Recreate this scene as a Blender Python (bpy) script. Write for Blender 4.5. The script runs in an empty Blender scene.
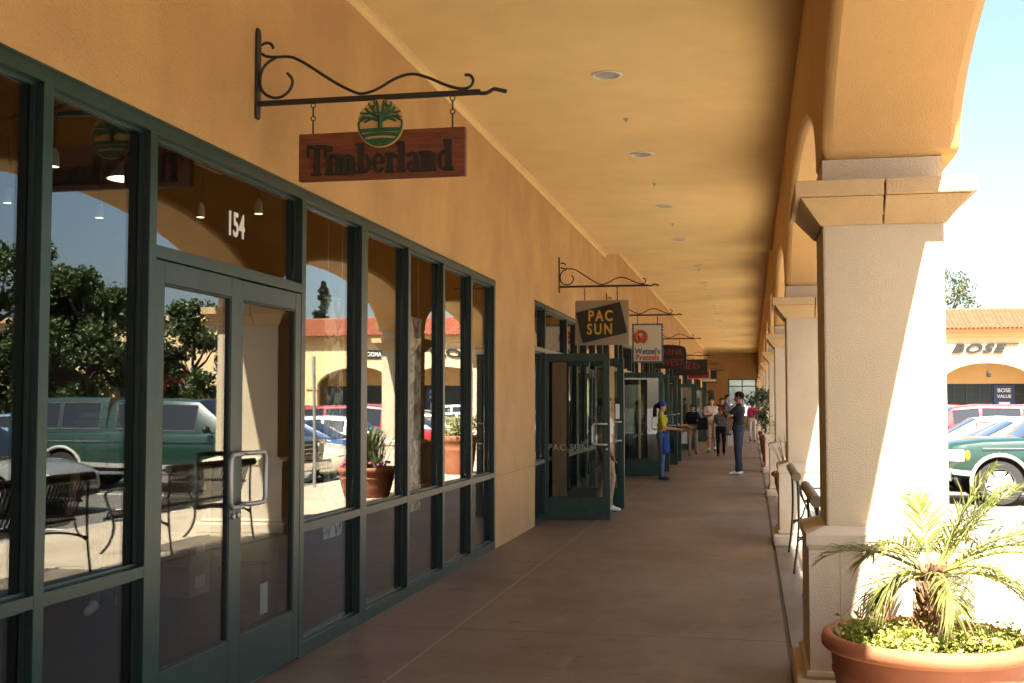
import bpy, bmesh, math, random
import numpy as np
from mathutils import Vector, Matrix, Euler
random.seed(7)
R = math.radians
PI = math.pi
sc = bpy.context.scene
COL = sc.collection

# ------------------------------------------------------------------ materials
def nodes_of(m):
    m.use_nodes = True
    nt = m.node_tree
    return nt, nt.nodes, nt.links, nt.nodes['Principled BSDF']

def mat(name, col, rough=0.6, metal=0.0, var=0.0, vscale=6.0, bump=0.0, bscale=120.0, coat=0.0,
        spec=0.5, emit=None, estr=0.0, dirt=None, dscale=1.2, damt=0.0, bdist=.012):
    m = bpy.data.materials.new(name)
    nt, N, L, P = nodes_of(m)
    P.inputs['Base Color'].default_value = (*col, 1)
    P.inputs['Roughness'].default_value = rough
    P.inputs['Metallic'].default_value = metal
    P.inputs['Coat Weight'].default_value = coat
    P.inputs['Coat Roughness'].default_value = 0.05
    P.inputs['Specular IOR Level'].default_value = spec
    if emit:
        P.inputs['Emission Color'].default_value = (*emit, 1)
        P.inputs['Emission Strength'].default_value = estr
    tc = N.new('ShaderNodeTexCoord')
    last = None
    if var > 0:
        n = N.new('ShaderNodeTexNoise'); n.inputs['Scale'].default_value = vscale
        n.inputs['Detail'].default_value = 6; n.inputs['Roughness'].default_value = 0.62
        L.new(tc.outputs['Object'], n.inputs['Vector'])
        r = N.new('ShaderNodeMapRange')
        r.inputs['From Min'].default_value = .3; r.inputs['From Max'].default_value = .7
        r.inputs['To Min'].default_value = 1 - var; r.inputs['To Max'].default_value = 1 + var
        L.new(n.outputs['Fac'], r.inputs['Value'])
        x = N.new('ShaderNodeVectorMath'); x.operation = 'SCALE'
        x.inputs[0].default_value = col
        L.new(r.outputs['Result'], x.inputs['Scale'])
        last = x.outputs['Vector']
    if dirt and damt > 0:
        n2 = N.new('ShaderNodeTexNoise'); n2.inputs['Scale'].default_value = dscale
        n2.inputs['Detail'].default_value = 8; n2.inputs['Roughness'].default_value = 0.7
        L.new(tc.outputs['Object'], n2.inputs['Vector'])
        r2 = N.new('ShaderNodeMapRange'); r2.clamp = True
        r2.inputs['From Min'].default_value = .45; r2.inputs['From Max'].default_value = .75
        r2.inputs['To Min'].default_value = 0; r2.inputs['To Max'].default_value = damt
        L.new(n2.outputs['Fac'], r2.inputs['Value'])
        mx = N.new('ShaderNodeMix'); mx.data_type = 'RGBA'
        if last: L.new(last, mx.inputs[6])
        else: mx.inputs[6].default_value = (*col, 1)
        mx.inputs[7].default_value = (*dirt, 1)
        L.new(r2.outputs['Result'], mx.inputs[0])
        last = mx.outputs[2]
    if last: L.new(last, P.inputs['Base Color'])
    if bump > 0:
        b = N.new('ShaderNodeBump'); b.inputs['Strength'].default_value = bump
        b.inputs['Distance'].default_value = bdist
        n3 = N.new('ShaderNodeTexNoise'); n3.inputs['Scale'].default_value = bscale
        n3.inputs['Detail'].default_value = 4
        L.new(tc.outputs['Object'], n3.inputs['Vector'])
        L.new(n3.outputs['Fac'], b.inputs['Height'])
        L.new(b.outputs['Normal'], P.inputs['Normal'])
    return m

def glass_mat(name, tint, boost):
    m = bpy.data.materials.new(name); m.use_nodes = True
    nt = m.node_tree; N = nt.nodes; L = nt.links; N.clear()
    out = N.new('ShaderNodeOutputMaterial')
    tr = N.new('ShaderNodeBsdfTransparent'); tr.inputs['Color'].default_value = (*tint, 1)
    gl = N.new('ShaderNodeBsdfGlossy'); gl.inputs['Roughness'].default_value = 0.0
    gl.inputs['Color'].default_value = (.97, .97, .97, 1)
    ge = N.new('ShaderNodeNewGeometry')
    dt = N.new('ShaderNodeVectorMath'); dt.operation = 'DOT_PRODUCT'
    L.new(ge.outputs['Normal'], dt.inputs[0]); L.new(ge.outputs['Incoming'], dt.inputs[1])
    ab = N.new('ShaderNodeMath'); ab.operation = 'ABSOLUTE'; L.new(dt.outputs['Value'], ab.inputs[0])
    om = N.new('ShaderNodeMath'); om.operation = 'SUBTRACT'; om.inputs[0].default_value = 1.0; L.new(ab.outputs[0], om.inputs[1])
    pw = N.new('ShaderNodeMath'); pw.operation = 'POWER'; pw.inputs[1].default_value = 5.0; L.new(om.outputs[0], pw.inputs[0])
    mu = N.new('ShaderNodeMath'); mu.operation = 'MULTIPLY_ADD'; mu.use_clamp = True
    mu.inputs[1].default_value = 1 - boost; mu.inputs[2].default_value = boost
    tc = N.new('ShaderNodeTexCoord')
    nz = N.new('ShaderNodeTexNoise'); nz.inputs['Scale'].default_value = 0.9; nz.inputs['Detail'].default_value = 0
    bp = N.new('ShaderNodeBump'); bp.inputs['Strength'].default_value = 0.05; bp.inputs['Distance'].default_value = 0.02
    L.new(tc.outputs['Object'], nz.inputs['Vector']); L.new(nz.outputs['Fac'], bp.inputs['Height'])
    L.new(bp.outputs['Normal'], gl.inputs['Normal'])
    mx = N.new('ShaderNodeMixShader')
    L.new(pw.outputs[0], mu.inputs[0]); L.new(mu.outputs[0], mx.inputs[0])
    L.new(tr.outputs[0], mx.inputs[1]); L.new(gl.outputs[0], mx.inputs[2])
    L.new(mx.outputs[0], out.inputs['Surface'])
    return m

M = {}
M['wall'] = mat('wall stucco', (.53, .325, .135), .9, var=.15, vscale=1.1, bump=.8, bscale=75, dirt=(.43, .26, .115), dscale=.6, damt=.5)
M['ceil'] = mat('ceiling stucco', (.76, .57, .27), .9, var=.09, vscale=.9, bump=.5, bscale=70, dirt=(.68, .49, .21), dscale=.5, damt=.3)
M['arch'] = mat('arch stucco', (.58, .36, .155), .9, var=.07, vscale=1.3, bump=.6, bscale=150, dirt=(.48, .29, .12), dscale=.9, damt=.25)
M['column'] = mat('column stucco', (.55, .455, .32), .92, var=.06, vscale=2.0, bump=.7, bscale=140, dirt=(.42, .33, .23), dscale=1.1, damt=.3)
M['capital'] = mat('capital stucco', (.52, .36, .19), .9, var=.07, vscale=3.0, bump=.6, bscale=150, dirt=(.42, .27, .13), dscale=2.0, damt=.3)
M['precast'] = mat('precast base', (.56, .48, .37), .85, var=.09, vscale=3.0, bump=.35, bscale=90, dirt=(.36, .27, .18), dscale=2.5, damt=.55)
M['green'] = mat('green aluminium', (.015, .047, .039), .34, var=.18, vscale=7, spec=.45)
M['green_shaded'] = mat('shade-darkened green reveal', (.006, .017, .016), .45, spec=.5)  # same green frame, coloured darker to stand for its shaded sides
M['gasket'] = mat('black gasket', (.008, .009, .009), .5)
M['glass'] = glass_mat('shop glass', (.80, .84, .82), .09)
M['steel'] = mat('brushed steel', (.42, .42, .41), .45, metal=.7)
M['iron'] = mat('black iron', (.016, .014, .013), .55, var=.2, vscale=30)
M['white'] = mat('white lettering', (.80, .78, .72), .6)
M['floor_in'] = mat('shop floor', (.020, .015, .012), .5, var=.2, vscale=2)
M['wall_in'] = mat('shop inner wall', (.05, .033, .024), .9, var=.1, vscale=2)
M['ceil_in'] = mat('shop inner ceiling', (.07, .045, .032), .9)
M['white_in'] = mat('white fixture', (.7, .68, .62), .6)
M['terracotta'] = mat('terracotta', (.29, .098, .043), .75, var=.10, vscale=7, bump=.12, bscale=60, dirt=(.34, .16, .085), dscale=4, damt=.4)
M['soil'] = mat('soil', (.06, .04, .028), .95, var=.3, vscale=30, bump=.6, bscale=60)
M['asphalt'] = mat('asphalt', (.115, .105, .092), .92, var=.18, vscale=1.2, bump=.3, bscale=140, dirt=(.16, .145, .125), dscale=.25, damt=.6)
M['kerb'] = mat('kerb concrete', (.38, .34, .28), .9, var=.1, vscale=4, bump=.2, bscale=90)
M['paint_line'] = mat('line paint', (.72, .71, .66), .8, var=.12, vscale=5)
M['tile'] = mat('clay roof tile', (.25, .072, .032), .85, var=.28, vscale=2.6)
M['far_wall'] = mat('far stucco', (.66, .50, .27), .9, var=.05, vscale=.6)
M['far_trim'] = mat('far trim', (.60, .40, .18), .9, var=.05, vscale=.8)
M['far_dark'] = mat('dark shopfront', (.02, .022, .022), .3)
M['letter_dark'] = mat('dark bronze letters', (.012, .010, .009), .7)
M['lamp_glass'] = mat('warm lit lamp', (.9, .8, .6), .5, emit=(1.0, .78, .45), estr=2.2)
M['wood'] = None

def concrete(name, col, joint, jx, jy, jox=0.0, joy=0.0, dark=(.2, .14, .1), damt=.4, rough=.8):
    """poured concrete with tooled joints at x = jox + k*jx and y = joy + k*jy"""
    m = bpy.data.materials.new(name)
    nt, N, L, P = nodes_of(m)
    tc = N.new('ShaderNodeTexCoord')
    def noise(s, d=6, ro=.6, st=None):
        n = N.new('ShaderNodeTexNoise'); n.inputs['Scale'].default_value = s; n.inputs['Detail'].default_value = d
        n.inputs['Roughness'].default_value = ro
        if st:
            mp = N.new('ShaderNodeMapping'); mp.inputs['Scale'].default_value = st
            L.new(tc.outputs['Object'], mp.inputs['Vector']); L.new(mp.outputs['Vector'], n.inputs['Vector'])
        else:
            L.new(tc.outputs['Object'], n.inputs['Vector'])
        return n.outputs['Fac']
    def mrange(v, a, b, c, d):
        r = N.new('ShaderNodeMapRange'); r.clamp = True
        for k, q in zip(('From Min', 'From Max', 'To Min', 'To Max'), (a, b, c, d)): r.inputs[k].default_value = q
        L.new(v, r.inputs['Value']); return r.outputs['Result']
    def mix(f, a, b):
        x = N.new('ShaderNodeMix'); x.data_type = 'RGBA'
        L.new(f, x.inputs[0])
        for i, q in ((6, a), (7, b)):
            if isinstance(q, tuple): x.inputs[i].default_value = (*q, 1)
            else: L.new(q, x.inputs[i])
        return x.outputs[2]
    c = mix(mrange(noise(1.3, 9, .7, (1, .35, 1)), .36, .64, 0, 1), col, tuple(v * .62 for v in col))
    c = mix(mrange(noise(.55, 9, .75), .47, .60, 0, damt), c, dark)
    c = mix(mrange(noise(2.4, 5, .6, (1.6, .5, 1)), .60, .70, 0, .30), c, tuple(min(1, v * 1.5) for v in col))
    c = mix(mrange(noise(45, 3), .3, .75, 0, .35), c, tuple(v * 1.25 for v in col))
    c = mix(mrange(noise(5, 4, .6), .62, .70, 0, .55), c, tuple(v * .5 for v in dark))
    vo = N.new('ShaderNodeTexVoronoi'); vo.inputs['Scale'].default_value = 2.3; L.new(tc.outputs['Object'], vo.inputs['Vector'])
    c = mix(mrange(vo.outputs['Distance'], .03, .055, .6, 0), c, tuple(v * .5 for v in dark))
    sx = N.new('ShaderNodeSeparateXYZ'); L.new(tc.outputs['Object'], sx.inputs[0])
    def line(axis, per, off, wid):
        a = N.new('ShaderNodeMath'); a.operation = 'SUBTRACT'; a.inputs[1].default_value = off
        L.new(sx.outputs[axis], a.inputs[0])
        p = N.new('ShaderNodeMath'); p.operation = 'PINGPONG'; p.inputs[1].default_value = per / 2
        L.new(a.outputs[0], p.inputs[0])
        return mrange(p.outputs[0], wid * .5, wid, 1, 0)
    c = mix(line('X', jx, jox, .011), c, joint)
    ly = line('Y', jy, joy, .009)
    c = mix(ly, c, tuple(v * .45 for v in dark))
    L.new(c, P.inputs['Base Color'])
    P.inputs['Roughness'].default_value = rough
    b = N.new('ShaderNodeBump'); b.inputs['Strength'].default_value = .25; b.inputs['Distance'].default_value = .006
    L.new(noise(60, 5), b.inputs['Height']); L.new(b.outputs['Normal'], P.inputs['Normal'])
    return m
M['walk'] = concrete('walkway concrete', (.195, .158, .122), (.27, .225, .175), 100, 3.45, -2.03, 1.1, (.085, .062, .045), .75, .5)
M['pave'] = concrete('pavement concrete', (.50, .41, .30), (.17, .13, .1), 40, 3.45, -10, 1.1, (.33, .265, .19), .4, .85)

def wood(name, a, b):
    m = bpy.data.materials.new(name)
    nt, N, L, P = nodes_of(m)
    tc = N.new('ShaderNodeTexCoord'); mp = N.new('ShaderNodeMapping')
    mp.inputs['Scale'].default_value = (2.2, 20, 22)
    n = N.new('ShaderNodeTexNoise'); n.inputs['Scale'].default_value = 2.0; n.inputs['Detail'].default_value = 8
    n.inputs['Distortion'].default_value = .8
    L.new(tc.outputs['Object'], mp.inputs['Vector']); L.new(mp.outputs['Vector'], n.inputs['Vector'])
    r = N.new('ShaderNodeValToRGB'); r.color_ramp.elements[0].position = .33; r.color_ramp.elements[1].position = .68
    r.color_ramp.elements[0].color = (*a, 1); r.color_ramp.elements[1].color = (*b, 1)
    L.new(n.outputs['Fac'], r.inputs['Fac']); L.new(r.outputs['Color'], P.inputs['Base Color'])
    P.inputs['Roughness'].default_value = .55
    return m
M['wood'] = wood('stained redwood', (.085, .022, .010), (.20, .058, .024))

def leaf_mat(name, cols, scale=9.0, rough=.5, trans=.25):
    m = bpy.data.materials.new(name)
    nt, N, L, P = nodes_of(m)
    tc = N.new('ShaderNodeTexCoord')
    n = N.new('ShaderNodeTexNoise'); n.inputs['Scale'].default_value = scale; n.inputs['Detail'].default_value = 3
    L.new(tc.outputs['Object'], n.inputs['Vector'])
    r = N.new('ShaderNodeValToRGB')
    e = r.color_ramp.elements
    e[0].position = .3; e[1].position = .7
    e[0].color = (*cols[0], 1); e[1].color = (*cols[-1], 1)
    if len(cols) > 2:
        q = e.new(.5); q.color = (*cols[1], 1)
    L.new(n.outputs['Fac'], r.inputs['Fac']); L.new(r.outputs['Color'], P.inputs['Base Color'])
    P.inputs['Roughness'].default_value = rough
    if trans > 0:
        out = N['Material Output']
        t = N.new('ShaderNodeBsdfTranslucent'); L.new(r.outputs['Color'], t.inputs['Color'])
        x = N.new('ShaderNodeMixShader'); x.inputs[0].default_value = trans
        L.new(P.outputs[0], x.inputs[1]); L.new(t.outputs[0], x.inputs[2]); L.new(x.outputs[0], out.inputs['Surface'])
    return m
M['palm'] = leaf_mat('palm leaf', [(.06, .085, .012), (.125, .145, .028), (.25, .20, .06)], 7, .5, .3)
M['palm_stem'] = mat('palm stem', (.24, .23, .06), .6, var=.2, vscale=12)
M['palm_trunk'] = mat('palm trunk', (.22, .12, .065), .9, var=.4, vscale=30)
M['cover'] = leaf_mat('ground cover leaf', [(.16, .20, .025), (.30, .32, .06), (.42, .39, .11)], 14, .5, .25)
M['pinkflower'] = mat('pink petals', (.60, .08, .22), .6)
M['grassy'] = leaf_mat('spiky leaf', [(.06, .10, .03), (.13, .17, .05), (.24, .22, .09)], 8, .5, .2)
M['bush'] = leaf_mat('bush leaf', [(.015, .035, .012), (.03, .06, .02), (.06, .09, .03)], 5, .5, .2)
M['tree'] = leaf_mat('tree leaf', [(.022, .042, .010), (.045, .075, .018), (.085, .11, .03)], .9, .45, .25)
M['tree_pale'] = leaf_mat('pale tree leaf', [(.05, .07, .02), (.10, .11, .04), (.17, .15, .06)], .9, .5, .25)
M['cypress'] = leaf_mat('cypress leaf', [(.012, .03, .012), (.03, .05, .02)], .8, .6, .15)
M['bark'] = mat('bark', (.11, .075, .05), .95, var=.3, vscale=10, bump=.5, bscale=30)

# ------------------------------------------------------------------ mesh builder
class MB:
    def __init__(s): s.v = []; s.f = []; s.m = []
    def add(s, vs, fs, mi=0):
        o = len(s.v); s.v += [tuple(p) for p in vs]
        for f in fs: s.f.append(tuple(o + i for i in f)); s.m.append(mi)
    def box(s, x0, x1, y0, y1, z0, z1, mi=0):
        if x0 > x1: x0, x1 = x1, x0
        if y0 > y1: y0, y1 = y1, y0
        if z0 > z1: z0, z1 = z1, z0
        s.add([(x0,y0,z0),(x1,y0,z0),(x1,y1,z0),(x0,y1,z0),(x0,y0,z1),(x1,y0,z1),(x1,y1,z1),(x0,y1,z1)],
              [(0,3,2,1),(4,5,6,7),(0,1,5,4),(1,2,6,5),(2,3,7,6),(3,0,4,7)], mi)
    def frustum(s, b, t, mi=0):
        """b, t = (x0,x1,y0,y1,z) of bottom and top"""
        q = lambda r: [(r[0],r[2],r[4]),(r[1],r[2],r[4]),(r[1],r[3],r[4]),(r[0],r[3],r[4])]
        s.add(q(b) + q(t), [(0,3,2,1),(4,5,6,7),(0,1,5,4),(1,2,6,5),(2,3,7,6),(3,0,4,7)], mi)
    def prism(s, poly, fn, mi=0):
        """poly: 2-D outline; fn(u, v, k) -> xyz for side k = 0, 1"""
        n = len(poly)
        vs = [fn(u, v, 0) for u, v in poly] + [fn(u, v, 1) for u, v in poly]
        fs = [tuple(range(n))[::-1], tuple(range(n, 2*n))] + [(i, (i+1) % n, n + (i+1) % n, n + i) for i in range(n)]
        s.add(vs, fs, mi)
    def tube(s, pts, r, n=8, mi=0, caps=True):
        pts = [Vector(p) for p in pts]
        rs = r if isinstance(r, (list, tuple)) else [r] * len(pts)
        vs = []; up = None
        for i, p in enumerate(pts):
            d = (pts[min(i+1, len(pts)-1)] - pts[max(i-1, 0)])
            if d.length < 1e-9: d = Vector((0, 0, 1))
            d.normalize()
            if up is None:
                up = Vector((0, 0, 1)) if abs(d.z) < .9 else Vector((1, 0, 0))
            a = up - d * up.dot(d)
            if a.length < 1e-6:
                a = d.orthogonal()
            a.normalize(); b = d.cross(a); up = a
            for k in range(n):
                t = 2 * PI * k / n
                vs.append(p + (a * math.cos(t) + b * math.sin(t)) * rs[i])
        fs = []
        for i in range(len(pts) - 1):
            for k in range(n):
                fs.append((i*n + k, i*n + (k+1) % n, (i+1)*n + (k+1) % n, (i+1)*n + k))
        if caps:
            fs.append(tuple(range(n))[::-1]); fs.append(tuple(range((len(pts)-1)*n, len(pts)*n)))
        s.add(vs, fs, mi)
    def lathe(s, prof, c=(0,0,0), n=32, mi=0, axis='Z', cap=True):
        vs = []
        for r, z in prof:
            for k in range(n):
                t = 2 * PI * k / n
                if axis == 'Z': vs.append((c[0] + r*math.cos(t), c[1] + r*math.sin(t), c[2] + z))
                elif axis == 'Y': vs.append((c[0] + r*math.cos(t), c[1] + z, c[2] + r*math.sin(t)))
                else: vs.append((c[0] + z, c[1] + r*math.cos(t), c[2] + r*math.sin(t)))
        fs = []
        for i in range(len(prof) - 1):
            for k in range(n):
                fs.append((i*n + k, i*n + (k+1) % n, (i+1)*n + (k+1) % n, (i+1)*n + k))
        if cap:
            fs.append(tuple(range(n))[::-1]); fs.append(tuple(range((len(prof)-1)*n, len(prof)*n)))
        s.add(vs, fs, mi)
    def ball(s, c, rx, ry=None, rz=None, n=12, m=8, mi=0):
        ry = ry or rx; rz = rz or rx
        vs = [(c[0], c[1], c[2] - rz)]
        for i in range(1, m):
            a = -PI/2 + PI * i / m
            for k in range(n):
                t = 2 * PI * k / n
                vs.append((c[0] + rx*math.cos(a)*math.cos(t), c[1] + ry*math.cos(a)*math.sin(t), c[2] + rz*math.sin(a)))
        vs.append((c[0], c[1], c[2] + rz))
        fs = [(0, 1 + (k+1) % n, 1 + k) for k in range(n)]
        for i in range(m - 2):
            for k in range(n):
                fs.append((1 + i*n + k, 1 + i*n + (k+1) % n, 1 + (i+1)*n + (k+1) % n, 1 + (i+1)*n + k))
        l = len(vs) - 1
        fs += [(l, 1 + (m-2)*n + k, 1 + (m-2)*n + (k+1) % n) for k in range(n)]
        s.add(vs, fs, mi)
    def merge(s, o, mtx=None, mi=None):
        vs = [tuple(mtx @ Vector(p)) for p in o.v] if mtx else o.v
        b = len(s.v); s.v += vs
        for f, q in zip(o.f, o.m): s.f.append(tuple(b + i for i in f)); s.m.append(q if mi is None else mi)
    def build(s, name, mats, parent=None, smooth=False, bevel=0, fix=True, loc=None, rot=None, angle=40):
        me = bpy.data.meshes.new(name)
        me.from_pydata(s.v, [], s.f)
        if not isinstance(mats, (list, tuple)): mats = [mats]
        for q in mats: me.materials.append(q)
        if len(mats) > 1: me.polygons.foreach_set('material_index', s.m)
        if fix:
            bm = bmesh.new(); bm.from_mesh(me); bmesh.ops.recalc_face_normals(bm, faces=bm.faces); bm.to_mesh(me); bm.free()
        if smooth:
            me.polygons.foreach_set('use_smooth', [True] * len(me.polygons))
            if smooth == 'auto':
                me.set_sharp_from_angle(angle=R(angle))
        me.update()
        o = bpy.data.objects.new(name, me); COL.objects.link(o)
        if parent: o.parent = parent
        if loc: o.location = loc
        if rot: o.rotation_euler = rot
        if bevel:
            b = o.modifiers.new('bevel', 'BEVEL'); b.width = bevel; b.segments = 2; b.limit_method = 'ANGLE'; b.angle_limit = R(50)
        return o

def tag(o, label=None, cat=None, group=None, kind=None):
    if label: o['label'] = label
    if cat: o['category'] = cat
    if group: o['group'] = group
    if kind: o['kind'] = kind
    return o
def thing(name, label, cat, loc=(0,0,0), rz=0.0, group=None):
    o = bpy.data.objects.new(name, None); COL.objects.link(o)
    o.empty_display_size = .2; o.location = loc; o.rotation_euler = (0, 0, rz)
    return tag(o, label, cat, group)
def copy_tree(o, parent=None):
    c = o.copy(); COL.objects.link(c)
    if parent: c.parent = parent
    for ch in [q for q in bpy.data.objects if q.parent == o]:
        copy_tree(ch, c)
    return c
def place_copy(o, loc, rz, label, group=None):
    c = copy_tree(o); c.location = loc; c.rotation_euler = (0, 0, rz); c['label'] = label
    if group: c['group'] = group
    return c
def text_mb(txt, size, depth, fn, offset=0.0, shear=0.0, align='CENTER', space=1.0, sx=1.0):
    """letters as a mesh builder; fn(u, v, w) maps text plane + depth to xyz"""
    cu = bpy.data.curves.new('text', 'FONT'); cu.body = txt; cu.size = size; cu.align_x = align
    cu.offset = offset; cu.shear = shear; cu.extrude = depth / 2; cu.space_character = space; cu.resolution_u = 4
    o = bpy.data.objects.new('text', cu); COL.objects.link(o)
    me = bpy.data.meshes.new_from_object(o.evaluated_get(bpy.context.evaluated_depsgraph_get()))
    mb = MB()
    mb.add([fn(v.co.x * sx, v.co.y, v.co.z + depth / 2) for v in me.vertices], [tuple(p.vertices) for p in me.polygons])
    bpy.data.objects.remove(o); bpy.data.curves.remove(cu); bpy.data.meshes.remove(me)
    return mb
ORD = ['nearest', 'second nearest', 'third nearest', 'fourth nearest', 'fifth nearest', 'sixth nearest', 'seventh nearest',
       'eighth nearest', 'ninth nearest', 'tenth nearest', 'eleventh nearest', 'twelfth nearest', 'thirteenth nearest',
       'fourteenth nearest', 'fifteenth nearest', 'sixteenth nearest', 'seventeenth nearest', 'eighteenth nearest', 'nineteenth nearest', 'twentieth nearest']

# ------------------------------------------------------------------ camera, light
cam = bpy.data.cameras.new('camera'); camo = bpy.data.objects.new('camera', cam); COL.objects.link(camo)
cam.sensor_width = 36; cam.lens = 41.48; cam.clip_end = 3000; cam.clip_start = .05
camo.location = (0, 0, 1.55); camo.rotation_euler = (R(90 + 3.03), 0, R(11.49))
sc.camera = camo
SUN = Vector((.298, -1.0, 1.62)).normalized()
sl = bpy.data.lights.new('sun', 'SUN'); sl.energy = 4.8; sl.angle = R(.5); sl.color = (1.0, .93, .80)
so = bpy.data.objects.new('sun', sl); COL.objects.link(so); so.rotation_euler = SUN.to_track_quat('Z', 'Y').to_euler()
so.location = (20, -40, 60)
w = bpy.data.worlds.new('World'); sc.world = w; w.use_nodes = True
nt = w.node_tree; sky = nt.nodes.new('ShaderNodeTexSky'); sky.sky_type = 'NISHITA'; sky.sun_disc = False
sky.sun_elevation = math.asin(SUN.z); sky.sun_rotation = math.atan2(SUN.x, SUN.y)
sky.dust_density = 2.5; sky.air_density = 1.0; sky.ozone_density = 1.0
nt.links.new(sky.outputs[0], nt.nodes['Background'].inputs[0]); nt.nodes['Background'].inputs[1].default_value = .052
vs = sc.view_settings; vs.view_transform = 'Standard'; vs.look = 'None'; vs.gamma = 1; vs.exposure = 2.85; vs.use_curve_mapping = False
cy = sc.cycles; cy.use_denoising = True; cy.max_bounces = 9; cy.diffuse_bounces = 5; cy.glossy_bounces = 5
cy.transparent_max_bounces = 16; cy.sample_clamp_indirect = 6; cy.caustics_reflective = False; cy.caustics_refractive = False
# ------------------------------------------------------------------ the ground
WX = -2.715                       # shop wall face
XI, XO = .38, 1.0                 # inner and outer face of the columns
CY0, STEP = 6.5, 6.95             # front of the nearest column, bay
YB, YE = -14.35, 75.0
def slab(name, x0, x1, y0, y1, z0, z1, m):
    b = MB(); b.box(x0, x1, y0, y1, z0, z1); return tag(b.build(name, m), kind='structure')
slab('ground', -900, 900, -600, 1200, -.6, -.2, M['asphalt'])
slab('walkway', -3.0, .2, -16, 74.8, -.4, 0, M['walk'])
slab('walkway_joint', .2, .232, -16, 74.8, -.4, -.012, M['gasket'])
slab('walkway_edge', .232, .52, -16, 69.9, -.4, 0, M['walk'])
slab('pavement', .52, 2.62, -16, 69.9, -.4, 0, M['pave'])
kb = MB(); kb.box(2.62, 2.78, -16, 69.9, -.4, .004); tag(kb.build('kerb', M['kerb'], bevel=.015), kind='structure')
ln = MB()
for k in range(-3, 12):
    y = 20.9 + 3.0 * (k - 0) ; ln.box(2.95, 8.2, y - .05, y + .05, -.199, -.196)
for k in range(0, 12):
    for xx in (15.5, 21.0):
        y = 24.0 + 2.8 * k
        if xx == 15.5: ln.box(xx, xx + 10.5, y - .05, y + .05, -.199, -.196)
tag(ln.build('parking_lines', M['paint_line']), kind='structure')
far_walk = slab('far_pavement', 4, 70, 64.2, 70.0, -.4, -.06, M['pave'])

# ------------------------------------------------------------------ shop building (left) and its ceiling
STORES = [  # y0, y1, mullions, (door y0, door y1), open, transom everywhere
    (-1.2, 12.46, [-.1, 1.0, 2.05, 3.09, 4.163, 8.033, 8.10, 9.20, 10.303, 11.378], (5.04, 6.86), False, False),
    (14.8, 22.9, [18.6, 19.7, 20.8, 21.9], (15.66, 17.52), True, True),
    (23.7, 28.9, [24.5, 28.0], (25.35, 27.2), True, True),
    (29.5, 36.2, [33.2, 34.2, 35.2], (30.2, 32.05), True, True),
    (38.0, 45.5, [39.0, 42.7, 43.7, 44.6], (39.9, 41.7), True, True),
    (47.5, 55.0, [48.5, 52.2, 53.2, 54.1], (49.3, 51.1), True, True),
    (57.0, 64.5, [58.0, 61.6, 62.6, 63.6], (58.9, 60.7), True, True),
    (66.5, 73.2, [67.4, 71.0, 72.0], (68.3, 70.1), False, True)]
ZT = 2.885
bld = thing('shop_building', 'long tan stucco shop building with covered walkway ceiling along its glass fronts', 'building', (0, 0, 0))
b = MB()
b.box(WX - .24, WX, YB, YE, ZT, 4.95)
edges = [YB] + [q for s in STORES for q in (s[0], s[1])] + [YE]
for i in range(0, len(edges), 2):
    y0, y1 = edges[i], edges[i+1]
    b.box(WX - .24, WX, y0, y1, .776, ZT - .0005)
    b.box(WX - .24, WX - .008, y0 + .0005, y1 - .0005, .766, .7755)
    b.box(WX - .24, WX, y0, y1, -.02, .7655)
b.build('wall', M['wall'], bld)
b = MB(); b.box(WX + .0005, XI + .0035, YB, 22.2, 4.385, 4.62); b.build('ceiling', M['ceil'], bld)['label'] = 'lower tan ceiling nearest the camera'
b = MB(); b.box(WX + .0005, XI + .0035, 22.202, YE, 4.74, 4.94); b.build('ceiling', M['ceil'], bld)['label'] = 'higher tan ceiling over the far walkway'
b = MB()
for (a, c, z) in ((YB, 22.19, 4.384), (22.22, YE - .01, 4.739)):
    pr = [(0, 0), (.055, 0), (.055, -.012), (.03, -.018), (.018, -.03), (.012, -.055), (0, -.055)]
    b.prism(pr, lambda u, v, k, a=a, c=c, z=z: (WX + .001 + u, (a, c)[k], z + v))
b.build('cornice_moulding', M['ceil'], bld)
b = MB(); b.box(-9.3, XO + .10, YB, YE + .3, 5.6, 5.85); b.build('roof', M['far_trim'], bld)  # roof slab out of view, added to keep sky light out
b = MB(); EW = (-1.45, .25, .75, 3.1)   # window in the end wall
b.box(WX - .24, EW[0], YE, YE + .25, -.1, 5.59); b.box(EW[1], XO + .05, YE, YE + .25, -.1, 5.59)
b.box(EW[0], EW[1], YE, YE + .25, -.1, EW[2]); b.box(EW[0], EW[1], YE, YE + .25, EW[3], 5.59)
b.build('end_wall', M['wall'], bld)
b = MB()
for q in (EW[0] + .03, (EW[0]+EW[1])/2, EW[1] - .03): b.box(q - .03, q + .03, YE - .02, YE + .04, EW[2], EW[3])
for q in (EW[2] + .03, EW[3] - .45, EW[3] - .03): b.box(EW[0] + .06, EW[1] - .06, YE - .018, YE + .038, q - .03, q + .03)
ewf = b.build('window_frame', M['green'], bld)
b = MB(); b.box(EW[0] + .03, EW[1] - .03, YE + .008, YE + .014, EW[2] + .03, EW[3] - .03); b.build('window_pane', M['glass'], ewf)
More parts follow.
